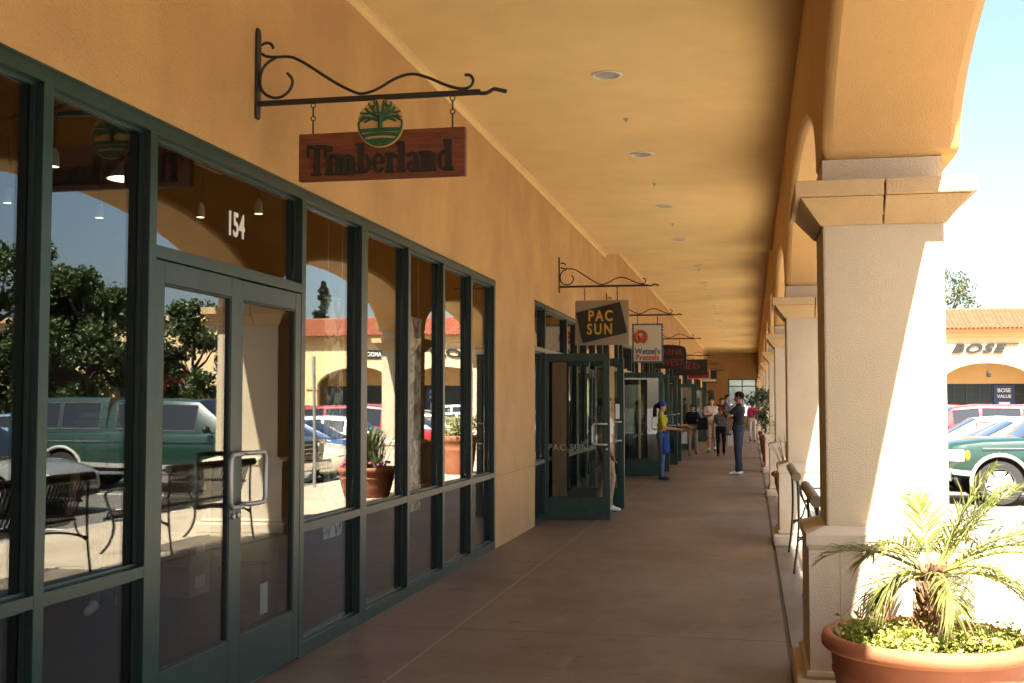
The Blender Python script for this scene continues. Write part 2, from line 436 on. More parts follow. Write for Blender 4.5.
# interior of the shops
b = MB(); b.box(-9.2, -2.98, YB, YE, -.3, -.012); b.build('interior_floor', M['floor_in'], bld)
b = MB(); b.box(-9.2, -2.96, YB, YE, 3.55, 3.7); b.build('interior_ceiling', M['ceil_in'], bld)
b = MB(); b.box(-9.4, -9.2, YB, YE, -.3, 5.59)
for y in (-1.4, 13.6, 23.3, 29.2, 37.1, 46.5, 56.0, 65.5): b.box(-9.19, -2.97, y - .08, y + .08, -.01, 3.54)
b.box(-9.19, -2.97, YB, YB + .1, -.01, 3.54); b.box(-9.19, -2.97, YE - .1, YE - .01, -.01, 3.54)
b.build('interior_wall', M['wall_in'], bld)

# ------------------------------------------------------------------ arcade
arc = thing('arcade', 'row of square stucco columns carrying rounded arches along the walkway', 'arcade', (0, 0, 0))
ZS, RISE, ZA = 2.85, .82, 5.58
AI, AO = XI + .004, XO + .09
b = MB()
nseg = 28
NCOL = range(-3, 10)
def arch_curve(y0, y1):
    c, a = (y0 + y1) / 2, (y1 - y0) / 2
    return [(c - a * math.cos(PI * k / nseg), ZS + RISE * math.sin(PI * k / nseg)) for k in range(nseg + 1)]
line = [(YB + .001, ZS)]
prof = []
for i in NCOL:
    yc = CY0 + STEP * i
    prof.append((yc, ZS)); prof.append((yc + .62, ZS))
    prof += arch_curve(yc + .62, CY0 + STEP * (i + 1) if i < 9 else YE - .3)[1:-1]
prof.append((YE - .3, ZS)); prof.append((YE - .002, ZS))
n = len(prof); vs = []
for (y, z) in prof: vs += [(AI, y, z), (AO, y, z), (AI, y, ZA), (AO, y, ZA)]
fs = []
for k in range(n - 1):
    p, q = 4*k, 4*(k+1)
    fs += [(p, q, q+2, p+2), (p+1, p+3, q+3, q+1), (p, p+1, q+1, q), (p+2, q+2, q+3, p+3)]
fs += [(0, 2, 3, 1), (4*(n-1), 4*(n-1)+1, 4*(n-1)+3, 4*(n-1)+2)]
b.add(vs, fs)
aw = b.build('arch_wall', M['arch'], arc, smooth='auto', bevel=.055)
def column(y, parent):
    b = MB(); b.box(XI, XO, y, y + .62, .80, 2.60)
    c = b.build('column', M['column'], parent, bevel=.012)
    b = MB()      # flared capital: two halves with a joint
    ox, oy = .145, .15
    mid = (XI + XO) / 2
    for (x0, x1, e0, e1) in ((XI, mid - .005, ox, 0), (mid + .005, XO, 0, ox)):
        b.frustum((x0 - (.012 if e0 else 0), x1 + (.012 if e1 else 0), y - .012, y + .632, 2.505), (x0 - e0 * .82, x1 + e1 * .82, y - oy * .82, y + .62 + oy * .82, 2.64))
        b.box(x0 - e0, x1 + e1, y - oy, y + .62 + oy, 2.642, 2.725)
    b.box(mid - .0045, mid + .0045, y - .05, y + .67, 2.55, 2.72)
    b.build('capital', M['capital'], c, bevel=.008)
    b = MB(); b.box(XI + .003, XO - .003, y + .003, y + .617, 2.7255, ZS + .01); b.build('necking', M['column'], c)
    b = MB()      # pedestal with a splayed cap
    d = .10
    b.frustum((XI - d - .012, XO + d + .012, y - d - .012, y + .62 + d + .012, .868), (XI - .006, XO + .006, y - .006, y + .626, .905))
    b.box(XI - d - .012, XO + d + .012, y - d - .012, y + .62 + d + .012, .812, .8675)
    b.frustum((XI - d, XO + d, y - d, y + .62 + d, .79), (XI - d - .010, XO + d + .010, y - d - .010, y + .62 + d + .010, .8115))
    b.box(XI - d, XO + d, y - d, y + .62 + d, .15, .7895)
    for xx in (XI + .06,): b.box(xx - .004, xx + .004, y - d - .0015, y - d + .01, .17, .78, 1)
    b.build('pedestal', [M['precast'], M['kerb']], c, bevel=.01)
    b = MB()
    e = .17
    b.box(XI - e, XO + e, y - e, y + .62 + e, -.01, .125)
    e2 = .125; b.box(XI - e2, XO + e2, y - e2, y + .62 + e2, .12, .168)
    b.build('base', M['precast'], c, bevel=.028)
    return c
for i in NCOL:
    c = column(CY0 + STEP * i, arc)
    if i == 0: c['label'] = 'nearest square stucco column, half in sun, behind the palm pot'

# ------------------------------------------------------------------ storefronts
GX = WX - .062        # glass plane
F0, F1 = WX - .004, WX - .14
def frame_box(b, y0, y1, z0, z1, front=F0, back=F1):
    # green front face, and a return with its shade put into the colour
    b.box(front - .006, front, y0, y1, z0, z1, 0); b.box(back, front - .0062, y0 + .001, y1 - .001, z0 + .001, z1 - .001, 1)
def handle_mb(ya, yb, x, z0, z1, side=1):
    b = MB(); r = .013; k = .03
    o = .075 * side
    pts = [(x, ya, z0), (x + o*.9, ya + (yb-ya)*.02, z0)]
    pts = [(x, ya, z0), (x + o, ya, z0)]
    b.tube([(x, ya, z0), (x + o*.8, ya + (yb-ya)*.06, z0), (x + o, ya + (yb-ya)*.3, z0), (x + o, yb - (yb-ya)*.12, z0), (x + o, yb, z0 + .03),
            (x + o, yb, z1 - .03), (x + o, yb - (yb-ya)*.12, z1), (x + o, ya + (yb-ya)*.3, z1), (x + o*.8, ya + (yb-ya)*.06, z1), (x, ya, z1)], r, 10)
    return b
def door_leaf(parent, w, zt, name='door', flip=1, closed_rot=0, hinge=(0, 0), handles=(1,)):
    """leaf in local coords: x = outward normal, y along the leaf from the hinge (0..w*flip)"""
    st, tr, br = .085, .105, .30
    b = MB()
    y = lambda q: q * flip
    b.box(-.022, .022, y(0), y(st), .012, zt); b.box(-.022, .022, y(w - st), y(w), .012, zt)
    b.box(-.0215, .0215, y(st), y(w - st), zt - tr, zt - .0005); b.box(-.0215, .0215, y(st), y(w - st), .0125, br)
    b.box(-.018, .018, y(st), y(w - st), br + .0002, br + .012, 1); b.box(-.018, .018, y(st), y(w - st), zt - tr - .012, zt - tr - .0002, 1)
    b.box(-.018, .018, y(st + .0002), y(st + .012), br + .012, zt - tr - .012, 1); b.box(-.018, .018, y(w - st - .012), y(w - st - .0002), br + .012, zt - tr - .012, 1)
    d = b.build(name, [M['green'], M['gasket']], parent, bevel=.003)
    d.location = (hinge[0], hinge[1], 0); d.rotation_euler = (0, 0, closed_rot)
    b = MB(); b.box(-.003, .003, y(st + .004), y(w - st - .004), br + .004, zt - tr - .004); b.build('pane', M['glass'], d)
    for sgn in handles:
        h = handle_mb(y(w - st * .5), y(w - st * .5 - .19), .022 * sgn, 1.01, 1.285, sgn); h.build('handle', M['steel'], d, smooth=True)
    b = MB(); b.lathe([(.016, 0), (.016, .008), (.012, .012)], (.022, y(w - st * .5), .95), 14, axis='X'); b.build('lock', M['steel'], d, smooth='auto')
    return d
SF_LABELS = ['nearest green framed shop front with closed double glass doors and white number above them',
             'green framed shop front with open glass doors under the black and grey sign',
             'green framed shop front with open doors behind the woman in the yellow shirt',
             'green framed shop front under the dark sign with red capital letters',
             'green framed shop front behind the woman in the dark jacket with white bag',
             'green framed shop front behind the man in the white shirt and shorts',
             'green framed shop front, second farthest along the left wall',
             'green framed shop front, farthest along the left wall next to the end wall']
for si, (y0, y1, mul, (da, db), opn, trans) in enumerate(STORES):
    t = thing('storefront', SF_LABELS[si], 'storefront', (0, 0, 0), 0, 'green framed shop fronts along the left wall')
    b = MB()
    hw = .033
    posts = sorted(mul + [da - hw, db + hw])
    cells_e = [y0 + .05] + [q for p in posts for q in (p - hw, p + hw)] + [y1 - .05]
    frame_box(b, y0 + .001, y0 + .05, 0, ZT - .001); frame_box(b, y1 - .05, y1 - .001, 0, ZT - .001)
    for p in posts: frame_box(b, p - hw, p + hw, 0, ZT - .067)
    b.box(F1 + .001, F0 - .0005, y0 + .0505, y1 - .0505, ZT - .066, ZT - .001)      # header
    b.box(F1 + .02, F0 + .012, y0 + .051, y1 - .051, ZT - .012, ZT - .0015)
    cells = [(cells_e[k], cells_e[k+1]) for k in range(0, len(cells_e), 2)]
    lites = []
    for (a, c) in cells:
        isdoor = abs(a - da) < .02
        if isdoor:
            b.box(F1 + .001, F0 - .001, a, c, 2.235, 2.29)
            b.box(F1, F0 - .03, a, c, 0, .012, 2)
            lites.append((a, c, 2.29, ZT - .067))
        else:
            b.box(F1 + .001, F0 - .001, a, c, 0, .085); b.box(F1 + .001, F0 - .001, a, c, .762, .812)
            if trans:
                b.box(F1 + .001, F0 - .001, a, c, 2.235, 2.29)
                lites += [(a, c, .085, .762), (a, c, .812, 2.235), (a, c, 2.29, ZT - .067)]
            else:
                lites += [(a, c, .085, .762), (a, c, .812, ZT - .067)]
    for (a, c, z0, z1) in lites:   # glazing beads
        g = .014
        for xa, xb in ((GX + .005, GX + .022), (GX - .028, GX - .0045)):
            b.box(xa, xb, a + .0003, a + g, z0 + .0003, z1 - .0003, 1); b.box(xa, xb, c - g, c - .0003, z0 + .0003, z1 - .0003, 1)
            b.box(xa, xb, a + g, c - g, z0 + .0003, z0 + g, 1 if xa < GX else 0); b.box(xa, xb, a + g, c - g, z1 - g, z1 - .0003, 1 if xa < GX else 0)
    b.build('frame', [M['green'], M['green_shaded'], M['steel']], t)
    for (a, c, z0, z1) in lites:
        g = MB(); g.box(GX - .003, GX + .003, a + .002, c - .002, z0 + .002, z1 - .002)
        o = g.build('window_pane', M['glass'], t)
        # each sheet of glass sits a hair out of true
        mz = Matrix.Translation((GX, (a+c)/2, (z0+z1)/2)) @ Euler((0, R(random.uniform(-.06, .06)), R(random.uniform(-.06, .06)))).to_matrix().to_4x4() @ Matrix.Translation((-GX, -(a+c)/2, -(z0+z1)/2))
        o.data.transform(mz)
    wl = (db - da) / 2 - .006
    if opn:
        door_leaf(t, wl, 2.228, flip=1, closed_rot=R(-90 + (2 if si == 1 else random.uniform(-1, 6))), hinge=(F0 - .065, da + .02), handles=(1, -1))
        door_leaf(t, wl, 2.228, flip=-1, closed_rot=R(90 - (1 if si == 1 else random.uniform(-2, 6))), hinge=(F0 - .065, db - .02), handles=(1, -1))
    else:
        door_leaf(t, wl, 2.228, flip=1, hinge=(F0 - .024, da + .002), closed_rot=R(-.15))
        door_leaf(t, wl, 2.228, flip=-1, hinge=(F0 - .024, db - .002), closed_rot=R(-.85))
    if si == 0:
        tm = text_mb('154', .185, .004, lambda u, v, w_: (GX + .005 + w_, 6.01 + u, 2.47 + v), offset=.004, sx=.82)
        tm.build('house_number', M['white'], t)
    if si == 1:
        dr = [o for o in bpy.data.objects if o.parent == t and o.name.startswith('door')][0]
        dd = [o for o in bpy.data.objects if o.parent == t and o.name.startswith('door')][1]
        b = MB(); b.box(-.0265, -.0225, -.80, -.86, 1.33, 1.55); b.build('sticker', M['white'], dd)
        M['frost'] = mat('frosted lettering', (.30, .30, .27), .7)
        text_mb('PAC SUN', .12, .002, lambda u, v, w_: (.0035 + w_, .36 + u, .93 + v), space=1.15).build('lettering', M['frost'], dr)
# ------------------------------------------------------------------ signs and brackets
def px2s(x):
    r = (x - 752) / 1204.
    return 6.017 * r / (1 + .2 * r) - WX
def br_pt(cx, cy, sc_, ox, oy):
    x = ox + cx / sc_; y = oy + cy / sc_
    bar = 102 - (x - 258) * 12 / 249
    return (px2s(x), 0, 3.235 + (bar - y) * .0054 - 3.235)
cA = [br_pt(x, y, 6.2, 240, 20) for x, y in [(115,180),(140,200),(200,205),(280,200),(330,215),(400,255),(500,325),(600,390),(700,440),(750,452)]] + \
     [br_pt(x, y, 3.414, 230, 0) for x, y in [(500,300),(560,260),(620,243),(680,262),(740,290),(790,302),(820,295),(832,272),(820,252),(800,252)]]
cB = [br_pt(x, y, 6.2, 240, 20) for x, y in [(210,205),(150,240),(115,290),(105,350),(110,410),(140,450),(190,472),(240,468),(290,430),(312,380),(305,340),(275,310)]]
cC = [br_pt(x, y, 6.2, 240, 20) for x, y in [(113,125),(135,110),(165,112),(183,130),(185,150)]]
cT = [br_pt(x, y, 3.414, 230, 0) for x, y in [(840,312),(865,318),(885,312),(900,300),(925,306),(945,311)]]
def smooth_path(p, it=2):
    p = [Vector(q) for q in p]
    for _ in range(it):
        q = [p[0]]
        for a, b_ in zip(p[:-1], p[1:]): q += [a * .75 + b_ * .25, a * .25 + b_ * .75]
        q.append(p[-1]); p = q
    return p
BRK = None
def bracket(y, label, full=1.0):
    global BRK
    if BRK:
        return place_copy(BRK, (WX, y, 3.235), 0, label)
    t = thing('sign_bracket', label, 'sign bracket', (WX, y, 3.235), 0, 'scrolled iron brackets carrying the hanging signs')
    b = MB()
    b.prism([(-.03, -.07), (-.016, -.088), (.016, -.088), (.03, -.07), (.03, .40), (.016, .43), (-.016, .43), (-.03, .40)], lambda u, v, k: ((0.0005, .014)[k], u, v))
    b.build('wall_plate', M['iron'], t, bevel=.003)
    b = MB(); b.box(.0145, px2s(480), -.012, .012, -.014, .014)
    b.tube(smooth_path(cT), [.013] * 3 + [.010] * 100 if False else .011, 8); b.build('bar', M['iron'], t, bevel=.002)
    b = MB()
    for c in (cA, cB, cC): b.tube(smooth_path(c), .0085, 8)
    b.build('scroll', M['iron'], t, smooth=True)
    BRK = t; return t
def hangers(t, xs, z0, z1, r=.005):
    for x in xs:
        b = MB()
        for zc in (z0 - .012, (z0 + z1) / 2 + .005):
            b.tube([(x + .013 * math.cos(a), 0, zc + .013 * math.sin(a)) for a in [k * PI / 6 for k in range(13)]], .0035, 6)
        b.tube([(x, 0, z0 - .022), (x, 0, (z0 + z1) / 2 + .018)], r, 6); b.tube([(x, 0, (z0 + z1) / 2 - .008), (x, 0, z1)], r, 6)
        b.build('hanger', M['iron'], t)
def sign_text(txt, size, x, z, y, depth=.008, **k):
    return text_mb(txt, size, depth, lambda u, v, w_: (x + u, y - w_, z + v), **k)
GS = 'shop signs hanging from brackets under the ceiling'
bracket(6.14, 'scrolled black iron bracket carrying the carved redwood sign')
t = thing('hanging_sign', 'carved redwood board sign with dark lettering and round green tree emblem', 'shop sign', (-1.977, 6.14, 2.915), 0, GS)
b = MB(); b.box(-.475, .475, -.021, .021, -.134, .131); b.build('board', M['wood'], t, bevel=.004)
hangers(t, (-.40, .40), .306, .125)
# slab-serif lettering, built stroke by stroke
def ring(b, cx, cz, rx, rz, wx, wz, a0, a1, y0, y1, n=22):
    P = [(cx + rx * math.cos(a0 + (a1-a0)*k/n), cz + rz * math.sin(a0 + (a1-a0)*k/n)) for k in range(n+1)]
    Q = [(cx + (rx-wx) * math.cos(a0 + (a1-a0)*k/n), cz + (rz-wz) * math.sin(a0 + (a1-a0)*k/n)) for k in range(n+1)]
    for k in range(n):
        b.prism([P[k], P[k+1], Q[k+1], Q[k]], lambda u, v, q: (u, (y0, y1)[q], v))
def slab_word(b, ox, oz, H, y0, y1):
    S = .25 * H; X = .66 * H; th = .085 * H
    cur = [ox]; dep = [0]
    def r(x, z, w_, h):
        dep[0] += 1; e = .0001 * dep[0]
        b.box(cur[0] + x, cur[0] + x + w_, y0 - e, y1, oz + z, oz + z + h)
    def foot(x, w_=None): r(x - .07*H, 0, S + .14*H, th)
    def stem(x, h, serif=True, ft=True):
        r(x, 0, S, h)
        if serif: r(x - .10*H, h - th, .12*H, th)
        if ft: foot(x)
    def arm(x, w_):      # the shoulder of n, m, r
        ring(b, cur[0] + x + w_/2, oz + X - w_*.55, w_/2 + S*.5, w_*.55, S*.9, S*.55, 0, PI, y0 - .0001*dep[0] - .00005, y1, 12)
    # T
    r(0, H - .13*H, .86*H, .13*H); r(0, H - .36*H, .09*H, .3*H); r(.77*H, H - .36*H, .09*H, .3*H); r(.33*H, 0, S, H); r(.2*H, 0, .46*H, th); cur[0] += .80*H
    # i
    stem(.08*H, X); r(.07*H, X + .11*H, S + .02*H, .19*H); cur[0] += .40*H
    # m
    stem(.08*H, X); arm(.18*H, .30*H); stem(.38*H, X - .12*H, False); arm(.48*H, .30*H); stem(.68*H, X - .12*H, False); cur[0] += 1.0*H
    # b
    stem(.06*H, H, True, False); ring(b, cur[0] + .33*H, oz + X/2, .30*H, X/2, .17*H, .09*H, -PI, PI, y0 - .0003, y1); cur[0] += .66*H
    # e
    ring(b, cur[0] + .30*H, oz + X/2, .28*H, X/2, .16*H, .09*H, 0, PI*1.82, y0 - .0003, y1); r(.08*H, X*.46, .44*H, th); cur[0] += .60*H
    # r
    stem(.08*H, X); ring(b, cur[0] + .33*H, oz + X - .2*H, .17*H, .2*H, .1*H, .12*H, .1, PI, y0 - .0004, y1); cur[0] += .50*H
    # l
    stem(.08*H, H); cur[0] += .38*H
    # a
    r(.33*H, 0, S, X*.75); ring(b, cur[0] + .28*H, oz + X*.70, .25*H, X*.30, .17*H, .09*H, 0, PI*.95, y0 - .0003, y1); ring(b, cur[0] + .26*H, oz + X*.28, .22*H, X*.28, .15*H, .08*H, -PI, PI, y0 - .0006, y1); r(.33*H, 0, S+.1*H, th); cur[0] += .62*H
    # n
    stem(.08*H, X); arm(.18*H, .32*H); stem(.40*H, X - .12*H, False); cur[0] += .74*H
    # d
    ring(b, cur[0] + .28*H, oz + X/2, .28*H, X/2, .17*H, .09*H, -PI, PI, y0 - .0003, y1); r(.36*H, 0, S, H); r(.27*H, H - th, .12*H, th); r(.36*H, 0, S + .09*H, th); cur[0] += .64*H
    return cur[0] - ox
m0 = MB(); L0 = slab_word(m0, 0, 0, 1, 0, 1)
b = MB(); wd = .83; H_ = .168
slab_word(b, 0, 0, H_, -.029, -.0205)
kx = wd / (L0 * H_)
b.v = [(-.425 + p[0] * kx, p[1], -.105 + p[2]) for p in b.v]
b.build('lettering', M['letter_dark'], t)
# round emblem: tan disc, green rim, ground stripes, trunk and branches
M['tree_green'] = mat('emblem green', (.008, .085, .042), .5)
M['emblem_tan'] = mat('emblem tan', (.58, .36, .15), .7)
b = MB(); ex, ez, er = .005, .165, .133
b.lathe([(er, 0), (er, .012)], (ex, -.043, ez), 48, axis='Y')
em = b.build('emblem', M['emblem_tan'], t)
b = MB()
ring(b, ex, ez, er - .006, er - .006, .009, .009, PI * .97, PI * 2.03, -.050, -.0425, 36)
def chord(z0, z1, sag=0):
    n = 20; r_ = er - .006
    up = []; dn = []
    for k in range(n + 1):
        u = -1 + 2 * k / n
        w0 = math.sqrt(max(0, r_*r_ - z0*z0)); w1 = math.sqrt(max(0, r_*r_ - z1*z1))
        up.append((ex + u * w1, ez + z1 + sag * (1 - u*u))); dn.append((ex + u * w0, ez + z0 + sag * (1 - u*u)))
    for k in range(n): b.prism([dn[k], dn[k+1], up[k+1], up[k]], lambda u, v, q: (u, (-.051, -.0425)[q], v))
chord(-.050, -.030, .004); chord(-.078, -.060, .010); chord(-.120, -.090, .008)
def limb(p, r): b.tube([(ex + u, -.047 - .0004 * k, ez + v) for k, (u, v) in enumerate(p)], r, 8)
limb([(0, -.03), (0, .03), (.002, .06)], [.014, .012, .010])
for sx in (-1, 1):
    limb([(0, .022), (sx*.03, .048), (sx*.045, .10)], [.010, .009, .007])
    limb([(sx*.02, .04), (sx*.06, .06), (sx*.085, .085)], [.009, .008, .006])
    limb([(0, .012), (sx*.05, .030), (sx*.105, .040)], [.009, .008, .006])
    limb([(sx*.045, .03), (sx*.075, .016), (sx*.09, .006)], [.008, .007, .005])
    limb([(sx*.085, .036), (sx*.10, .022), (sx*.118, .012)], [.007, .006, .005])
    limb([(sx*.055, .058), (sx*.09, .055), (sx*.115, .062)], [.007, .006, .005])
    limb([(sx*.035, .07), (sx*.06, .095), (sx*.066, .115)], [.007, .006, .005])
    limb([(sx*.012, .055), (sx*.015, .095), (sx*.022, .126)], [.008, .007, .005])
    limb([(sx*.04, .085), (sx*.03, .105), (sx*.036, .124)], [.006, .006, .004])
    limb([(sx*.07, .036), (sx*.098, .028), (sx*.12, .03)], [.006, .006, .004])
b.build('tree_figure', M['tree_green'], em, smooth='auto')

# second sign: grey panel with tilted black board
M['grey_panel'] = mat('grey panel', (.30, .25, .19), .7, var=.05, vscale=5)
M['black_panel'] = mat('black panel', (.012, .011, .010), .45)
M['yellow'] = mat('yellow letters', (.55, .33, .03), .5)
M['sign_white'] = mat('white panel', (.66, .62, .54), .5)
M['blue_ink'] = mat('blue ink', (.03, .11, .24), .5)
M['orange_ink'] = mat('orange ink', (.50, .09, .025), .5)
M['red_ink'] = mat('red ink', (.33, .012, .015), .5)
M['dim_red'] = mat('dull red letters', (.20, .03, .03), .5)
bracket(16.75, 'scrolled black iron bracket carrying the grey and black sign')
t = thing('hanging_sign', 'grey square panel sign with tilted black board and yellow capital letters', 'shop sign', (-2.09, 16.75, 2.71), 0, GS)
b = MB(); b.box(-.385, .385, -.02, .02, -.32, .32); b.build('panel', M['grey_panel'], t, bevel=.003)
hangers(t, (-.25, .22), .515, .315, .006)
b = MB(); ca, sa = math.cos(R(13)), math.sin(R(13))
rot = lambda u, v: (u * ca - v * sa, u * sa + v * ca)
b.prism([rot(u, v) for u, v in ((-.325, -.225), (.325, -.225), (.325, .225), (-.325, .225))], lambda u, v, k: (u - .005, (-.034, -.0205)[k], v))
bd = b.build('tilted_board', M['black_panel'], t)
b = sign_text('PAC', .215, -.02, .025, -.0345, space=1.3, offset=.005, sx=.76); b.merge(sign_text('SUN', .215, -.03, -.165, -.0345, space=1.3, offset=.005, sx=.76))
b.build('lettering', M['yellow'], bd)
# third: white panel with blue wavy border, orange ring
bracket(22.4, 'scrolled black iron bracket carrying the white sign with blue border')
t = thing('hanging_sign', 'white upright sign with blue border, orange pretzel and two lines of lettering', 'shop sign', (-1.93, 22.4, 2.70), 0, GS)
b = MB()
wav = lambda q: .012 * math.sin(q * 22)
out = [(-.29 + .58*k/24, -.37 + wav(k/8)) for k in range(25)] + [(.29 + wav(k/8 + 1)*.8, -.37 + .74*k/24) for k in range(1, 25)]
out += [(.29 - .58*k/24, .37 + wav(k/8 + 2)) for k in range(1, 25)] + [(-.29 + wav(k/8 + 3)*.8, .37 - .74*k/24) for k in range(1, 24)]
b.prism(out, lambda u, v, k: (u, (-.02, .02)[k], v)); b.build('panel', M['blue_ink'], t)
b = MB(); b.prism([(u * .90, v * .915) for u, v in out], lambda u, v, k: (u, (-.026, -.0205)[k], v)); b.build('face', M['sign_white'], t)
hangers(t, (-.19, .19), .53, .36, .006)
b = MB()
pz = [(-.12 + .105*math.cos(a), -.035, .11 + .115*math.sin(a)) for a in [R(-60) + R(300)*k/20 for k in range(21)]]
b.tube(pz, .03, 8)
b.tube([(-.07, -.037, .01), (-.13, -.037, .06), (-.18, -.037, .15)], .024, 8); b.tube([(-.17, -.039, .02), (-.10, -.039, .07), (-.05, -.039, .16)], .024, 8)
b.build('pretzel', M['orange_ink'], t, smooth=True)
sign_text("Wetzel's", .15, 0, -.205, -.027, offset=.004, sx=.84, space=1.06).build('lettering', M['blue_ink'], t)
sign_text('Pretzels', .15, 0, -.32, -.027, offset=.004, sx=.86, space=1.06).build('lettering', M['orange_ink'], t)
# fourth: dark irregular board
bracket(30.7, 'scrolled black iron bracket carrying the dark rounded sign')
t = thing('hanging_sign', 'dark irregular board sign with dull red capital letters, behind the white sign', 'shop sign', (-2.02, 30.7, 2.77), 0, GS)
b = MB(); b.prism([(-.42,-.30),(-.1,-.32),(.25,-.31),(.36,-.27),(.38,-.1),(.37,.12),(.34,.24),(.2,.29),(-.1,.31),(-.42,.30)], lambda u, v, k: (u, (-.03, .03)[k], v)); b.build('board', M['black_panel'], t, bevel=.01)
hangers(t, (-.22, .2), .455, .29, .006)
b = sign_text('NINE', .23, .02, .04, -.031, offset=.003); b.merge(sign_text('WEST', .23, .02, -.22, -.031, offset=.003)); b.build('lettering', M['dim_red'], t)
# fifth: black oblong "2b"
bracket(41.5, 'scrolled black iron bracket carrying the black oblong sign')
t = thing('hanging_sign', 'black oblong sign with red numeral and letter above a red framed sign', 'shop sign', (-2.08, 41.5, 2.82), 0, GS)
b = MB(); b.box(-.57, .57, -.02, .02, -.28, .28); b.build('board', M['black_panel'], t)
hangers(t, (-.35, .35), .405, .27, .006)
b = sign_text('2b', .36, .05, -.05, -.021, offset=.002, sx=1.5); b.build('lettering', M['dim_red'], t)
# sixth: red with pale border
bracket(50.5, 'scrolled black iron bracket carrying the small red sign')
t = thing('hanging_sign', 'small red oblong sign with pale frame, fifth sign along', 'shop sign', (-2.2, 50.5, 2.79), 0, GS)
b = MB(); b.box(-.48, .48, -.02, .02, -.19, .19); b.build('panel', M['sign_white'], t)
b = MB(); b.box(-.44, .44, -.027, -.0205, -.155, .155); b.build('face', M['red_ink'], t)
b = MB(); b.box(-.36, .36, -.031, -.0275, .0, .045); b.build('lettering', M['sign_white'], t)
hangers(t, (-.3, .3), .435, .18, .006)
# seventh: dark with pale band
bracket(60.5, 'scrolled black iron bracket carrying the farthest dark sign')
t = thing('hanging_sign', 'dark square sign with pale band at its foot, farthest sign along', 'shop sign', (-2.1, 60.5, 2.92), 0, GS)
b = MB(); b.box(-.36, .36, -.02, .02, -.3, .3); b.build('board', M['black_panel'], t)
b = MB(); b.box(-.33, .33, -.026, -.0205, -.24, -.12); b.build('band', M['sign_white'], t)
hangers(t, (-.22, .22), .305, .29, .006)

# ------------------------------------------------------------------ ceiling lights and sprinklers
M['reflector'] = mat('light reflector', (.50, .48, .44), .5, metal=.35)
def downlight(x, y, z, i):
    t = thing('ceiling_light', 'round recessed ceiling light, %s along the walkway ceiling' % ORD[i], 'ceiling light', (x, y, z), 0, 'recessed lights in the walkway ceiling')
    b = MB(); b.lathe([(.105, -.0005), (.135, -.0005), (.135, -.008), (.128, -.012), (.112, -.010), (.105, -.0008)], (0,0,0), 32, cap=False)
    b.build('trim_ring', M['white_in'], t, smooth='auto')
    b = MB(); b.lathe([(.104, -.009), (.085, .0), (.05, .0), (.001, .0)], (0, 0, -.0014), 32, cap=False)
    b.build('reflector', M['reflector'], t, smooth='auto')
ys = [6.6, 10.0, 13.3, 16.9, 20.4] + [23.8, 27.4, 31.4, 35, 38.6, 42.2, 45.8, 49.4, 53, 57, 61, 65, 69]
for i, y in enumerate([q for q in ys if q > 8]):
    downlight(-1.2, y, 4.385 if y < 22 else 4.74, i)
SP = None
for i, y in enumerate([11.6, 15.1, 18.6, 24.5, 28.2, 32, 36, 40, 45]):
    z = 4.385 if y < 22 else 4.74
    b = MB()
    b.lathe([(.03, 0), (.03, -.004), (.011, -.006), (.011, -.014), (.006, -.016), (.006, -.026), (.018, -.027), (.018, -.029)], (-1.2, y, z - .0006), 14)
    for sx in (-1, 1): b.tube([(-1.2 + sx*.010, y, z - .012), (-1.2 + sx*.012, y, z - .02), (-1.2 + sx*.005, y, z - .027)], .002, 6)
    tag(b.build('sprinkler', M['reflector'], smooth='auto'), 'small fire sprinkler head on the ceiling, %s of the row' % ORD[i], 'sprinkler', 'sprinkler heads along the walkway ceiling')

# ------------------------------------------------------------------ inside the first shop
t = thing('pendant_lamp', 'lit pendant lamp with wide white shade inside the nearest shop', 'pendant lamp', (-4.03, 7.06, 3.03))
b = MB(); b.lathe([(.125, 0), (.12, .02), (.05, .10), (.03, .12)], (0,0,0), 28, cap=False); b.build('shade', M['white_in'], t, smooth=True)
b = MB(); b.lathe([(.001, -.014), (.07, -.009), (.115, .006)], (0,0,0), 28, cap=False); b.build('diffuser', M['lamp_glass'], t, smooth=True)
b = MB(); b.tube([(0,0,.12), (0,0,.525)], .006, 8); b.build('cord', M['iron'], t)
for i, (x, y, z) in enumerate([(-3.81, 8.68, 3.05), (-4.34, 8.75, 3.05), (-4.32, 6.68, 3.05), (-5.15, 8.61, 3.05), (-5.44, 7.83, 3.05)]):
    t = thing('track_light', 'small lit spotlight hanging inside the nearest shop, number %s from the doors inward' % ['one', 'two', 'three', 'four', 'five'][i], 'spotlight', (x, y, z), 0, 'spotlights inside the nearest shop')
    b = MB(); b.lathe([(.032, 0), (.035, .02), (.03, .09), (.012, .12)], (0,0,0), 16, cap=False); b.tube([(0,0,.11), (0,0,3.55 - z)], .006, 8, 1); b.build('housing', [M['white_in'], M['iron']], t, smooth='auto')
    b = MB(); b.lathe([(.001, .004), (.030, .006)], (0,0,0), 16, cap=False); b.build('bulb', M['lamp_glass'], t)
t = thing('emergency_light', 'white emergency light box above the doors inside the nearest shop', 'emergency light', (-3.12, 6.42, 2.97))
b = MB(); b.box(-.035, .035, -.17, .17, -.035, .035); b.build('housing', M['white_in'], t, bevel=.01)
b = MB(); b.box(-.012, .012, -.012, .012, .035, .58); b.build('bracket', M['white_in'], t)
M['card'] = mat('cardboard', (.30, .19, .10), .85, var=.1, vscale=6)
M['label_w'] = mat('box label', (.6, .45, .35), .7)
